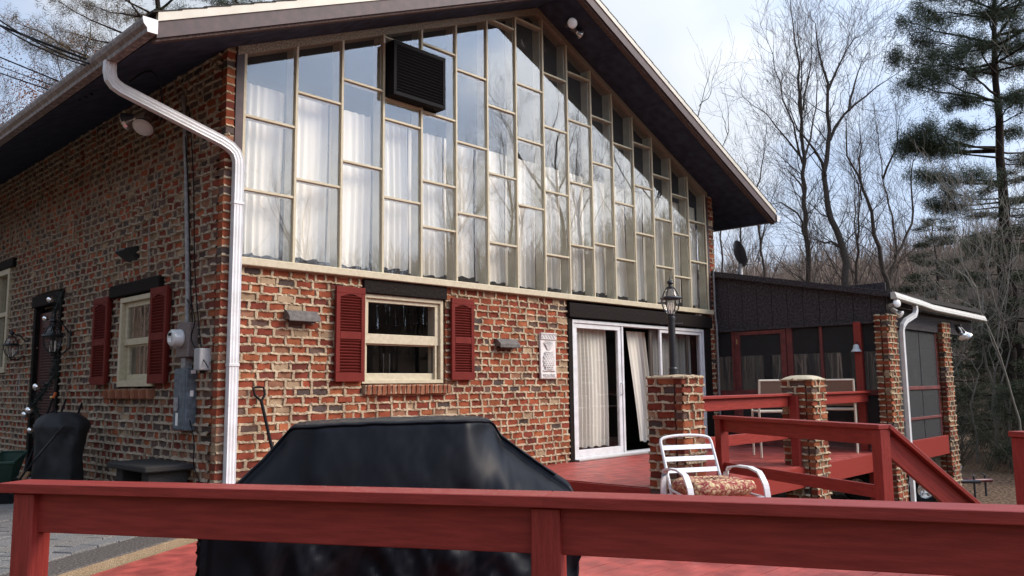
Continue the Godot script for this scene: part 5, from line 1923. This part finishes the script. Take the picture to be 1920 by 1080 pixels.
func build_trees() -> void:
	var B: Material = M.bark
	bare_tree("tall slender bare tree with a straight trunk rising behind the porch roof", [[25.1,4.4,-4.9,25.0,6.0,-4.8,24.7,8.0,-4.7,24.6,9.1,-4.6,24.5,10.1,-4.6,24.3,11.3,-4.5,24.2,12.9,-4.4,23.9,14.5,-4.4,23.8,15.2,-4.4], [24.6,9.0,-4.6,24.0,10.3,-4.6,23.4,11.3,-4.7,22.8,12.5,-4.7,22.1,13.7,-4.8], [24.6,9.2,-4.6,23.9,10.2,-5.0,23.3,10.9,-5.4,22.6,11.5,-5.9], [24.6,9.2,-4.6,25.4,10.8,-4.5,26.0,12.3,-4.5,26.3,14.2,-4.6], [24.7,8.0,-4.7,24.9,8.8,-5.1,24.9,9.3,-5.7], [24.9,6.4,-4.8,23.8,6.9,-4.5,22.5,7.3,-4.5,21.3,7.0,-4.5], [24.4,11.1,-4.5,24.5,12.6,-4.1,24.4,14.3,-3.9], [24.5,10.1,-4.6,23.9,11.8,-4.2,23.4,13.4,-4.0,23.2,14.6,-4.0]], 0.20, 301, B, 2, 1.1)
	bare_tree("crooked bare tree with a leaning trunk that forks into three heavy limbs", [[23.1,3.9,-2.7,23.0,4.3,-2.7,22.8,5.7,-2.7,22.4,6.9,-2.9,22.3,8.1,-2.9,22.3,9.2,-2.7,22.1,10.5,-2.6,21.9,11.6,-2.6,21.6,12.9,-2.7], [22.3,7.9,-2.9,21.9,8.3,-2.8,21.2,9.1,-3.1,20.7,9.4,-3.1,20.2,10.1,-3.1], [22.3,9.1,-2.7,22.5,9.6,-2.5,22.7,10.1,-2.2,23.3,10.7,-1.6,23.6,11.1,-1.3,24.0,11.4,-0.8], [22.1,10.7,-2.6,22.3,11.6,-2.2,22.6,12.3,-1.9,22.9,12.7,-1.5], [22.8,5.5,-2.7,22.8,5.7,-3.0,22.6,5.8,-3.5], [22.6,10.1,-2.1,22.9,11.0,-2.0,23.2,12.0,-1.7]], 0.25, 302, B, 2, 1.0)
	bare_tree("broad bare tree with several stems spreading from its foot above the porch eave", [[31.3,4.7,-4.2,31.1,5.5,-4.2,30.9,6.4,-4.3,30.5,8.0,-4.4,30.1,9.5,-4.6,29.7,10.5,-4.9,29.5,12.0,-4.8], [31.4,4.8,-4.1,32.0,6.5,-4.0,32.2,8.7,-4.2,32.6,9.9,-4.5,32.9,11.9,-4.7,33.2,13.6,-4.9], [31.4,6.3,-3.8,31.8,7.1,-3.5,32.0,8.0,-3.2,31.9,9.9,-3.1,32.3,11.1,-2.7,32.5,11.8,-2.5], [30.1,9.5,-4.6,30.4,10.9,-4.6,30.6,12.4,-4.6], [30.8,9.5,-3.9,30.0,10.7,-3.0,28.8,11.4,-2.5]], 0.24, 303, B, 2, 1.2)
	bare_tree("thin bare tree with upswept side branches between the leaning tree and the broad one", [[32.4,5.0,-5.9,32.3,7.0,-5.7,32.2,9.4,-5.4,31.9,10.4,-5.5,31.5,11.1,-5.8], [32.2,7.2,-5.7,32.9,8.9,-5.9,33.3,10.7,-5.9,34.2,12.2,-6.0], [32.2,9.1,-5.4,31.5,9.9,-5.1,30.6,10.4,-5.0]], 0.17, 304, B, 2, 1.2)
	bare_tree("bare tree with a wavering trunk close to the tip of the house eave", [[33.3,6.0,-10.6,33.0,8.2,-10.6,32.7,10.1,-10.6,32.8,11.7,-10.2,32.8,13.5,-9.9], [32.7,10.0,-10.6,33.0,11.4,-11.1,33.6,12.7,-11.5], [33.0,7.9,-10.6,33.0,10.3,-9.8,33.1,11.0,-9.2]], 0.16, 305, B, 2, 1.0)
	bare_tree("bare tree half hidden under the house eave behind the satellite dish", [[36.0,6.8,-13.4,35.9,9.5,-13.1,35.6,12.2,-12.9], [35.9,9.5,-13.1,34.6,10.8,-12.9]], 0.2, 306, B, 2, 1.2)
	bare_tree("dead looking bare branch tops showing above the right roof edge", [[24.3,9.5,-9.0,24.3,11.3,-8.9,24.3,11.7,-8.8,24.4,12.4,-8.6,24.5,13.3,-8.3,24.6,13.9,-8.2], [24.4,12.3,-8.7,24.2,12.6,-8.1,23.9,13.2,-7.7]], 0.10, 307, B, 1, 0.5)
	bare_tree("second bare crown just clear of the right roof slope", [[29.7,9.9,-10.9,29.5,11.7,-10.7,29.7,12.7,-10.3,29.6,14.0,-10.2,29.4,14.8,-10.2], [29.7,12.7,-10.3,29.0,13.4,-10.2,28.4,13.8,-10.0]], 0.10, 308, B, 1, 0.6)
	# big white pine at the right
	var tuft := needle_tuft(1, 30, 0.21, 0.8)
	var gp := "conifers right of the porch"
	var wh := [[15.6, 2.2, 0.3, -99, 7], [14.8, 2.6, 0.22, -99, 9], [13.9, 2.9, 0.18, -99, 9], [13.0, 2.8, 0.14, -99, 8], [12.1, 2.9, 0.16, 3.9, 3], [11.9, 1.8, 0.05, -99, 4], [11.0, 1.7, 0.0, -99, 5], [10.2, 3.0, 0.02, 3.9, 5], [10.0, 2.2, -0.02, 0.6, 3], [9.2, 2.7, -0.02, 3.9, 3], [8.5, 2.2, -0.06, 4.1, 3], [8.2, 2.0, -0.08, 1.0, 3], [7.2, 1.8, -0.12, -99, 4]]
	conifer("towering dark pine with tiered limbs reaching towards the bare trees", Vector3(26.6, -1.6, 0.95), 17.5, 0.27, 401, wh, Color(0.100, 0.125, 0.085), 85, tuft, gp, Vector3(-0.055, 0, 0.045))
	# hemlocks low at the right
	var hl := needle_tuft(2, 50, 0.20, 0.4)
	for k in [[22.6, 2.2, 8.4, "dense dark hemlock in front of the big pine's trunk"], [25.0, 4.6, 9.5, "bushy hemlock at the picture's right border"], [19.8, 4.6, 6.2, "low hemlock filling the gap right of the porch eave"], [27.5, -1.2, 8.0, "hemlock showing between the porch eave and the big pine"], [30.0, 6.5, 10.0, "tall hemlock farther off at the right border"]]:
		var ws := []
		var h: float = k[2]
		var y := 0.7
		while y < h:
			ws.append([y, lerpf(2.5, 0.5, y / h), -0.12, -99, 5])
			y += 0.65
		conifer(k[3], Vector3(k[0], ground_y(k[0], k[1]), k[1]), h, 0.12, 410 + int(k[0] * 3), ws, Color(0.085, 0.098, 0.062), 36, hl, gp)
	# pines and an oak behind the house at the upper left
	var lp := [[19.5, 2.0, 0.3, -99, 5], [18.3, 3.0, 0.22, -99, 6], [17.0, 3.6, 0.18, -99, 7], [15.6, 4.2, 0.15, -99, 7], [14.2, 4.6, 0.12, -99, 7], [12.8, 4.6, 0.08, -99, 6], [11.0, 4.6, 0.04, -99, 6]]
	conifer("ragged pine behind the house roof above the left gutter", Vector3(9.0, -0.6, -24.5), 21.0, 0.22, 431, lp, Color(0.15, 0.11, 0.065), 40, tuft, "pines behind the house")
	conifer("greener pine showing over the cream rake edge of the roof", Vector3(13.2, -0.6, -21.5), 21.5, 0.22, 432, lp, Color(0.065, 0.080, 0.045), 60, tuft, "pines behind the house")
	# russet tree with dead leaves
	var oak := wild_tree("tree with clinging russet leaves behind the left gutter", Vector3(6.6, 0, -25.5), 16.5, 0.20, 441, B, "")
	var lf := MB.new()
	for k in 10:
		var a := k * 2.4
		var o := Vector3(sin(a * 1.7), cos(a * 2.3), sin(a * 3.1)) * 0.16
		var u := Vector3(cos(a), sin(a * 0.7), sin(a)).normalized() * 0.032
		var w := u.cross(Vector3(sin(a * 5.0), 1, cos(a * 3.0))).normalized() * 0.022
		lf.quad(o - u, o - w, o + u, o + w)
	var lr := rng(77)
	var ll := []
	var lt := []
	for k in 6500:
		var a := lr.randf() * TAU
		var rad := sqrt(lr.randf()) * 3.4
		var yy := lr.randf_range(7.5, 15.5)
		if tnoise.get_noise_3d(cos(a) * rad * 9.0, yy * 9.0, sin(a) * rad * 9.0) < 0.14: continue
		ll.append(Transform3D(Basis.from_euler(Vector3(lr.randf() * 6, lr.randf() * 6, lr.randf() * 6)).scaled(Vector3.ONE * lr.randf_range(0.7, 1.3)), Vector3(cos(a) * rad, yy, sin(a) * rad)))
		var kk := lr.randf_range(0.7, 1.3)
		lt.append(Color(0.20 * kk, 0.085 * kk, 0.045 * kk))
	scatter("foliage", lf.mesh(), M.dead_leaf, ll, lt, oak).set_meta("kind", "stuff")
	wild_tree("fine bare tree at the left border beyond the gutter", Vector3(3.2, 0, -27.0), 14.0, 0.13, 442, B, "bare trees behind the house")
	wild_tree("lower bare tree left of the russet one beyond the gutter", Vector3(5.0, 0, -31.0), 14.5, 0.14, 443, B, "bare trees behind the house")
	wild_tree("bare tree tangled with the pine behind the roof", Vector3(10.5, 0, -29.0), 16.5, 0.16, 444, B, "bare trees behind the house")
	# saplings of the thicket right of the porch
	var r := rng(90)
	var pr := []
	for k in 4: pr.append(null)
	var sl := "bare grey sapling in the thicket right of the porch"
	var names := ["long thin pale sapling curving past the porch eave", "pale sapling leaning from the foot of the last brick column"]
	var s1 := bare_tree(names[0], [[17.4, 0.5, 4.3, 17.0, 2.6, 4.4, 17.05, 5.0, 4.5, 16.6, 8.0, 4.6, 16.4, 11.0, 4.5]], 0.055, 501, M.bark_pale, 1, 0.35, "saplings in the thicket")
	var s2 := bare_tree(names[1], [[16.4, 0.0, 3.4, 16.0, 1.5, 3.2, 15.4, 3.2, 2.9, 15.2, 4.5, 2.6]], 0.04, 502, M.bark_pale, 1, 0.3, "saplings in the thicket")
	for k in 30:
		var d := r.randf_range(20.0, 36.0)
		var px := r.randf_range(0.53, 0.74) if k < 24 else r.randf_range(0.30, 0.52)
		if k >= 24: d += 14.0
		var fwd := Vector3(0.7196, 0, -0.6941).normalized()
		var rt := Vector3(0.6941, 0, 0.7196).normalized()
		var at := cam_at + (fwd + rt * px) * d
		if k < 4:
			pr[k] = wild_tree(sl, at, r.randf_range(5.0, 8.0), r.randf_range(0.035, 0.06), 510 + k, M.bark_grey, "saplings in the thicket", 1, Vector3(r.randfn(), 0, r.randfn()) * 0.06)
		else:
			var o: Node3D = again(pr[k % 4], "", Vector3(at.x, ground_y(at.x, at.z) - 0.2, at.z), r.randf() * TAU)
			o.scale = Vector3.ONE * r.randf_range(0.7, 1.2)
	# undergrowth
	var br := MB.new()
	for k in 7:
		var a := r.randf() * TAU
		grow(br, Vector3(r.randfn() * 0.15, 0, r.randfn() * 0.15), Vector3(cos(a) * 0.6, 1.0, sin(a) * 0.6).normalized(), r.randf_range(1.4, 2.6), 0.016, 1, r, 0.02, 3)
	var bl := []
	var bt := []
	for k in 850:
		var a := r.randf_range(-0.95, 0.75)
		var d := 15.0 + 34.0 * pow(r.randf(), 1.4)
		var at := Vector3(3.0 + cos(a) * d, 0, 1.5 + sin(a) * d)
		if at.x < 16.2: continue
		at.y = ground_y(at.x, at.z) - 0.1
		bl.append(Transform3D(Basis(Vector3.UP, r.randf() * TAU).scaled(Vector3.ONE * r.randf_range(0.5, 1.1)), at))
		var kk := r.randf_range(0.6, 1.3)
		bt.append(Color(0.135 * kk, 0.122 * kk, 0.09 * kk))
	var us := scatter("undergrowth", br.mesh(), M.brush, bl, bt, self)
	tag(us, "tangled grey brown undergrowth filling the slope right of the porch", "undergrowth", "", "stuff")
	# wood on the hills: one mass of far trees
	var ft := MB.new()
	for k in 3:
		var o := Vector3(r.randfn() * 0.8, 0, r.randfn() * 0.8)
		ft.tube([o, o + Vector3(r.randfn() * 0.2, 4.0, r.randfn() * 0.2), o + Vector3(r.randfn() * 0.4, 9.0, r.randfn() * 0.4)], [0.13, 0.09, 0.02], 4, false)
		for j in 7:
			var y := r.randf_range(3.0, 8.0)
			var a := r.randf() * TAU
			grow(ft, o + Vector3.UP * y, Vector3(cos(a), 0.9, sin(a)).normalized(), r.randf_range(1.6, 3.2), 0.05, 1, r, 0.15, 3)
	var fl := []
	var fc := []
	for k in 6500:
		var a := r.randf() * TAU if k < 4200 else r.randf_range(-0.75, 0.25)
		var d := 46.0 + 95.0 * sqrt(r.randf())
		var at := Vector3(5 + cos(a) * d, 0, -2 + sin(a) * d)
		var toc := (at - cam_at)
		toc.y = 0
		var hd := rad_to_deg(atan2(toc.x, -toc.z))
		if (hd > 84 and hd < 180 and d < 62) or (hd < 40 and hd > 5 and d < 70): continue
		at.y = ground_y(at.x, at.z) - 0.3
		fl.append(Transform3D(Basis(Vector3.UP, r.randf() * TAU).scaled(Vector3(1, r.randf_range(0.75, 1.25), 1) * r.randf_range(0.8, 1.2)), at))
		var kk := r.randf_range(0.7, 1.25)
		fc.append(Color(0.21 * kk, 0.16 * kk, 0.13 * kk))
	var fo := scatter("forest", ft.mesh(), M.brush, fl, fc, self)
	tag(fo, "grey brown leafless wood covering the far hillside", "wood", "", "stuff")
	# trees across the yard, which the gable glass mirrors
	var gm := "trees across the yard mirrored in the gable glass"
	var y1 := wild_tree("wide bare tree across the yard mirrored in the middle of the gable glass", Vector3(24.5, 0, 16.5), 15.5, 0.22, 601, B, gm)
	for k in [[29.0, 15.0, 0.95], [33.0, 22.0, 1.1], [21.5, 21.0, 0.85], [27, 27, 1.0], [18, 27, 0.8], [36, 31, 1.2]]:
		var o := again(y1, "bare tree standing across the yard in front of the house", Vector3(k[0], ground_y(k[0], k[1]) - 0.2, k[1]), k[0])
		o.scale = Vector3.ONE * k[2]
	for k in [[30.0, 33.0, 9.0], [24.0, 38.0, 9.5], [36.0, 36.0, 11.0], [18.0, 40.0, 9.0], [41.0, 27.0, 12.0], [13.0, 44.0, 10.0], [44.0, 20.0, 12.5], [34.0, 14.5, 8.5]]:
		var ws := []
		var h: float = k[2]
		var y := 1.5
		while y < h:
			ws.append([y, lerpf(3.0, 0.4, y / h), -0.05, -99, 5])
			y += 0.9
		conifer("dark conifer in the row across the yard in front of the house", Vector3(k[0], ground_y(k[0], k[1]), k[1]), h, 0.16, 620 + int(k[0]), ws, Color(0.04, 0.052, 0.03), 14, tuft, gm)

# ---------------------------------------------------------------- materials
func make_materials() -> void:
	var w := Color(1, 1, 1)
	var mott := noise_tex(0.02, Color(0.72, 0.72, 0.72), w, 3)
	var paint := noise_tex(0.03, Color(0.92, 0.91, 0.89), w, 13, FastNoiseLite.TYPE_SIMPLEX_SMOOTH, 5)
	var fine := noise_tex(0.09, Color(0.62, 0.60, 0.58), w, 7, FastNoiseLite.TYPE_SIMPLEX_SMOOTH, 5)
	var soft := noise_tex(0.012, Color(0.93, 0.93, 0.925), w, 9)
	var grit := noise_tex(0.12, w, w, 12, FastNoiseLite.TYPE_SIMPLEX_SMOOTH, 4, 256, 3.0)
	var wavy := noise_tex(0.015, w, w, 15, FastNoiseLite.TYPE_SIMPLEX_SMOOTH, 3, 256, 4.0)
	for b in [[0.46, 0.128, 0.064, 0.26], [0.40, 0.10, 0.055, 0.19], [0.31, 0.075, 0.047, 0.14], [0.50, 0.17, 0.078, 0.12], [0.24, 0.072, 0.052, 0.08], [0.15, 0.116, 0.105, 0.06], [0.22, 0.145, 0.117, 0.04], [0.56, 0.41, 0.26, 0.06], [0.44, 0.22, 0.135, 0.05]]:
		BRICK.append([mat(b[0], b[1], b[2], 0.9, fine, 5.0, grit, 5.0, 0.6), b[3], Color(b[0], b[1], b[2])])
	M.brick_mass = mat(1, 1, 1, 0.9, fine, 5.0, grit, 5.0, 0.6)
	M.brick_mass.vertex_color_use_as_albedo = true
	var stains := noise_tex(0.012, Color(0.80, 0.78, 0.77), w, 41, FastNoiseLite.TYPE_SIMPLEX_SMOOTH, 5, 512)
	stain(M.brick_mass, stains, 0.42)
	for b in BRICK: stain(b[0], stains, 0.42)
	M.mortar = mat(0.74, 0.60, 0.41, 0.95, fine, 4.0, grit, 5.0, 0.8)
	M.mortar_shaded = mat(0.58, 0.48, 0.36, 0.95, fine, 4.0, grit, 5.0, 0.8)  # same mortar darkened, the side wall's shade put into the colour
	stain(M.mortar, stains, 0.42)
	stain(M.mortar_shaded, stains, 0.42)
	for k in 3: M["sill_brick%d" % k] = mat([0.36, 0.30, 0.42][k], [0.14, 0.11, 0.19][k], [0.075, 0.06, 0.11][k], 0.9, fine, 5.0, grit, 5.0, 0.5)
	M.cream = mat(0.48, 0.42, 0.29, 0.55, paint, 1.6, grit, 3.0, 0.12)
	M.cream_aged = mat(0.42, 0.37, 0.27, 0.65, fine, 1.6)
	M.stud = mat(0.44, 0.42, 0.32, 0.6, soft, 1.0)
	M.bare_wood = mat(0.30, 0.17, 0.085, 0.75, fine, 2.0)
	M.maroon_trim = mat(0.058, 0.026, 0.028, 0.6, mott, 1.2)
	M.weathered = mat(0.17, 0.125, 0.115, 0.8, fine, 1.3)
	M.cream_metal = mat(0.52, 0.48, 0.39, 0.45, soft, 1.0)
	M.white_metal = mat(0.64, 0.64, 0.635, 0.42, soft, 1.5)
	M.white_strap = mat(0.66, 0.68, 0.72, 0.4)
	M.gutter_white = mat(0.50, 0.485, 0.44, 0.5, soft, 1.5)
	M.gutter = mat(0.30, 0.25, 0.225, 0.55, fine, 0.6)
	M.alu = mat(0.45, 0.44, 0.42, 0.4, null, 1, null, 1, 1, 0.6)
	M.bronze = mat(0.06, 0.045, 0.035, 0.45)
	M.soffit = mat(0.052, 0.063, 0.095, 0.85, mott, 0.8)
	M.black_board = mat(0.075, 0.070, 0.077, 0.8, fine, 0.9, grit, 2.0, 0.3)
	M.dark_beam = mat(0.017, 0.012, 0.010, 0.8, fine, 1.0, grit, 2.0, 0.3)
	M.dark_inside = mat(0.028, 0.024, 0.024, 0.8)
	M.room = mat(0.05, 0.045, 0.04, 0.9)
	M.shingle = mat(0.07, 0.065, 0.062, 0.95, fine, 3.0)
	M.shutter = mat(0.14, 0.020, 0.015, 0.62, soft, 1.5)
	M.shutter.metallic_specular = 0.22
	M.door_red = mat(0.06, 0.016, 0.015, 0.5, soft, 1.0)
	M.red_paint = mat(0.275, 0.036, 0.027, 0.42, noise_tex(0.03, Color(0.86, 0.84, 0.84), w, 21, FastNoiseLite.TYPE_SIMPLEX_SMOOTH, 5), 0.9, grit, 2.0, 0.15)
	# grain runs along each board's own length
	M.red_paint.uv1_world_triplanar = false
	M.red_paint.uv1_scale = Vector3(5.0, 5.0, 0.45)
	M.red_paint.normal_scale = 0.16
	M.red_paint.metallic_specular = 0.38
	M.rust = mat(0.10, 0.035, 0.028, 0.6)
	M.red_deck = mat(0.40, 0.070, 0.054, 0.5, noise_tex(0.02, Color(0.74, 0.72, 0.72), w, 22, FastNoiseLite.TYPE_SIMPLEX_SMOOTH, 5), 0.7, wavy, 1.0, 0.08)
	M.red_faded = mat(0.17, 0.030, 0.026, 0.6, mott, 1.0)
	M.vinyl = mat(0.006, 0.0065, 0.009, 0.40)
	M.vinyl.metallic_specular = 0.24
	M.black_cloth = mat(0.012, 0.012, 0.013, 0.7, mott, 2.0)
	M.black_plastic = mat(0.009, 0.009, 0.010, 0.8)
	M.black_gloss = mat(0.012, 0.012, 0.013, 0.18)
	M.black_metal = mat(0.016, 0.016, 0.018, 0.42, mott, 3.0)
	M.bronze_grey = mat(0.14, 0.125, 0.11, 0.45, mott, 3.0)
	M.bronze_warm = mat(0.26, 0.20, 0.175, 0.5, mott, 3.0)
	M.grey_metal = mat(0.30, 0.29, 0.28, 0.45, mott, 3.0)
	M.grey_box = mat(0.34, 0.34, 0.33, 0.5, soft, 2.0)
	M.dish = mat(0.09, 0.09, 0.10, 0.5)
	M.brass = mat(0.45, 0.32, 0.14, 0.35, null, 1, null, 1, 1, 0.8)
	M.chrome = mat(0.75, 0.75, 0.76, 0.2, null, 1, null, 1, 1, 0.9)
	M.silver = mat(0.85, 0.83, 0.80, 0.12, null, 1, null, 1, 1, 1.0)
	M.lens = mat(0.75, 0.74, 0.72, 0.12)
	M.bulb_glass = mat(0.65, 0.60, 0.52, 0.3)
	M.dark_glass = mat(0.03, 0.03, 0.03, 0.15)
	M.plaque = mat(0.66, 0.62, 0.585, 0.7, soft, 3.0)
	M.plaque_shaded = mat(0.58, 0.55, 0.52, 0.75, soft, 4.0)  # the plaque's white toned down, shading of the relief painted in
	M.bell = mat(0.50, 0.55, 0.56, 0.4)
	M.meter_box = mat(0.21, 0.165, 0.15, 0.55, fine, 2.5)
	M.meter_glass = mat(0.52, 0.52, 0.50, 0.15, soft, 4.0)
	M.panel_blue = mat(0.115, 0.145, 0.165, 0.5, mott, 2.5)
	M.white_paper = mat(0.72, 0.71, 0.68, 0.7)
	M.dark_stone = mat(0.055, 0.052, 0.050, 0.85, fine, 3.0, grit, 4.0, 0.5)
	M.green_plastic = mat(0.012, 0.042, 0.027, 0.5, mott, 2.0)
	M.orange = mat(0.6, 0.13, 0.03, 0.5)
	M.red_cloth = mat(0.45, 0.03, 0.03, 0.8)
	M.white_cloth = mat(0.72, 0.70, 0.68, 0.9)
	M.tinsel = mat(0.016, 0.022, 0.018, 0.6)
	M.almond = mat(0.62, 0.55, 0.44, 0.45)
	M.sling = mat(0.34, 0.235, 0.17, 0.8, fine, 4.0)
	M.tyre = mat(0.02, 0.02, 0.02, 0.8)
	M.trailer_dark = mat(0.03, 0.03, 0.035, 0.5)
	M.trailer_red = mat(0.10, 0.015, 0.02, 0.4)
	# floral print: cream leaves on burgundy
	var fl := FastNoiseLite.new()
	fl.noise_type = FastNoiseLite.TYPE_CELLULAR
	fl.cellular_return_type = FastNoiseLite.RETURN_DISTANCE2_SUB
	fl.frequency = 0.035
	fl.seed = 8
	fl.fractal_octaves = 2
	fl.domain_warp_enabled = true
	fl.domain_warp_amplitude = 22.0
	fl.domain_warp_frequency = 0.03
	var ft := NoiseTexture2D.new()
	ft.width = 256; ft.height = 256
	ft.seamless = true
	ft.noise = fl
	var gr := Gradient.new()
	gr.offsets = PackedFloat32Array([0.0, 0.22, 0.30, 0.42, 0.52, 0.75, 1.0])
	gr.colors = PackedColorArray([Color(0.52, 0.20, 0.23), Color(0.56, 0.25, 0.26), Color(0.66, 0.52, 0.38), Color(0.84, 0.77, 0.60), Color(0.90, 0.84, 0.68), Color(0.74, 0.64, 0.45), Color(0.58, 0.46, 0.32)])
	ft.color_ramp = gr
	M.floral = mat(0.9, 0.9, 0.9, 0.9, ft, 2.6)
	M.curtain = mat(0.62, 0.585, 0.50, 0.9)
	M.curtain.backlight_enabled = true
	M.curtain.backlight = Color(0.3, 0.28, 0.24)
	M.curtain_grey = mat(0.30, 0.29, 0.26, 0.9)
	M.glass = glass(0.62, 0.035)
	M.glass.albedo_color = Color(0.86, 0.86, 0.84, 0.018)   # a faint pale veil that turns the panes milky
	M.glass_plain = glass(0.62, 0.01)
	M.glass_lamp = glass(0.5, 0.02)
	for s in [["screen", 0.26], ["screen_thick", 0.5]]:
		var sc := mat(0.045, 0.047, 0.048, 0.6)
		sc.transparency = BaseMaterial3D.TRANSPARENCY_ALPHA
		sc.albedo_color.a = s[1]
		M[s[0]] = sc
	M.leaf_litter = mat(0.24, 0.165, 0.11, 0.95, noise_tex(0.06, Color(0.45, 0.40, 0.36), w, 33, FastNoiseLite.TYPE_SIMPLEX_SMOOTH, 5, 512), 0.35, grit, 1.0, 0.8)
	M.paver_joint = mat(0.12, 0.11, 0.10, 0.95)
	for k in 4: M["paver%d" % k] = mat([0.24, 0.27, 0.215, 0.25][k], [0.235, 0.258, 0.21, 0.235][k], [0.225, 0.245, 0.205, 0.215][k], 0.9, fine, 2.5, grit, 4.0, 0.5)
	M.concrete = mat(0.135, 0.118, 0.105, 0.9, fine, 1.6, grit, 4.0, 0.4)
	M.aggregate = mat(0.44, 0.36, 0.235, 0.95, noise_tex(0.14, Color(0.5, 0.46, 0.42), w, 35), 3.0, grit, 6.0, 1.0)
	M.bark = mat(0.135, 0.112, 0.098, 0.95, fine, 0.8)
	M.bark_grey = mat(0.21, 0.19, 0.16, 0.95)
	M.bark_pale = mat(0.24, 0.22, 0.18, 0.95)
	M.bark_pine = mat(0.060, 0.045, 0.038, 0.95, fine, 0.8)
	M.needles = mat(1, 1, 1, 0.8)
	M.needles.vertex_color_use_as_albedo = true
	M.brush = mat(1, 1, 1, 0.95)
	M.brush.vertex_color_use_as_albedo = true
	M.dead_leaf = mat(1, 1, 1, 0.9)
	M.dead_leaf.vertex_color_use_as_albedo = true
	M.dead_leaf.backlight_enabled = true
	M.dead_leaf.backlight = Color(0.4, 0.3, 0.25)

func _ready() -> void:
	# camera
	var cam := Camera3D.new()
	cam.name = "camera"
	cam.transform = Transform3D(cam_basis, cam_at)
	cam.fov = 39.036
	cam.near = 0.05
	cam.far = 2000.0
	add_child(cam)
	cam.current = true
	# sky
	var we := WorldEnvironment.new()
	we.name = "world_environment"
	var e := Environment.new()
	e.background_mode = Environment.BG_SKY
	var sm := PanoramaSkyMaterial.new()
	sm.panorama = make_sky()
	var sk := Sky.new()
	sk.sky_material = sm
	e.sky = sk
	e.background_energy_multiplier = 0.55
	e.tonemap_mode = Environment.TONE_MAPPER_LINEAR
	e.tonemap_exposure = 1.75
	e.sdfgi_enabled = true
	e.ssao_enabled = true
	e.ssil_enabled = true
	we.environment = e
	add_child(we)
	# sun behind thin cloud
	var sun := DirectionalLight3D.new()
	sun.name = "sun"
	sun.light_energy = 0.65
	sun.light_angular_distance = 28.0
	sun.light_color = Color(1.0, 0.90, 0.77)
	sun.shadow_enabled = true
	sun.look_at_from_position(Vector3(0.48, 0.61, 0.63), Vector3.ZERO, Vector3.UP)
	add_child(sun)
	make_materials()
	make_brick_shapes()
	build_ground()
	build_house()
	build_porch()
	build_decks()
	build_rooms()
	build_trees()
	trailer("small trailer with a silver wheel and white fender under the upper deck's edge", Vector3(12.35, -1.10, 1.4), 0.35, 1.3, 2.2, M.trailer_dark, false)
	trailer("low maroon boat trailer with white fenders and a winch post on leafy ground", Vector3(12.85, -1.16, 2.1), 0.76, 1.2, 1.4, M.trailer_red, true)
	build_grill()
	build_lawn_chair()
	make_armchair("tall almond patio armchair with a tan sling nearer to the screen door", Vector3(7.80, 0.0, 1.92), 2.25)
	make_armchair("tall almond patio armchair with a tan sling beside the red corner post", Vector3(9.25, 0.0, 2.36), 1.9)
	build_fixtures()
	build_side_clutter()
	build_cables()
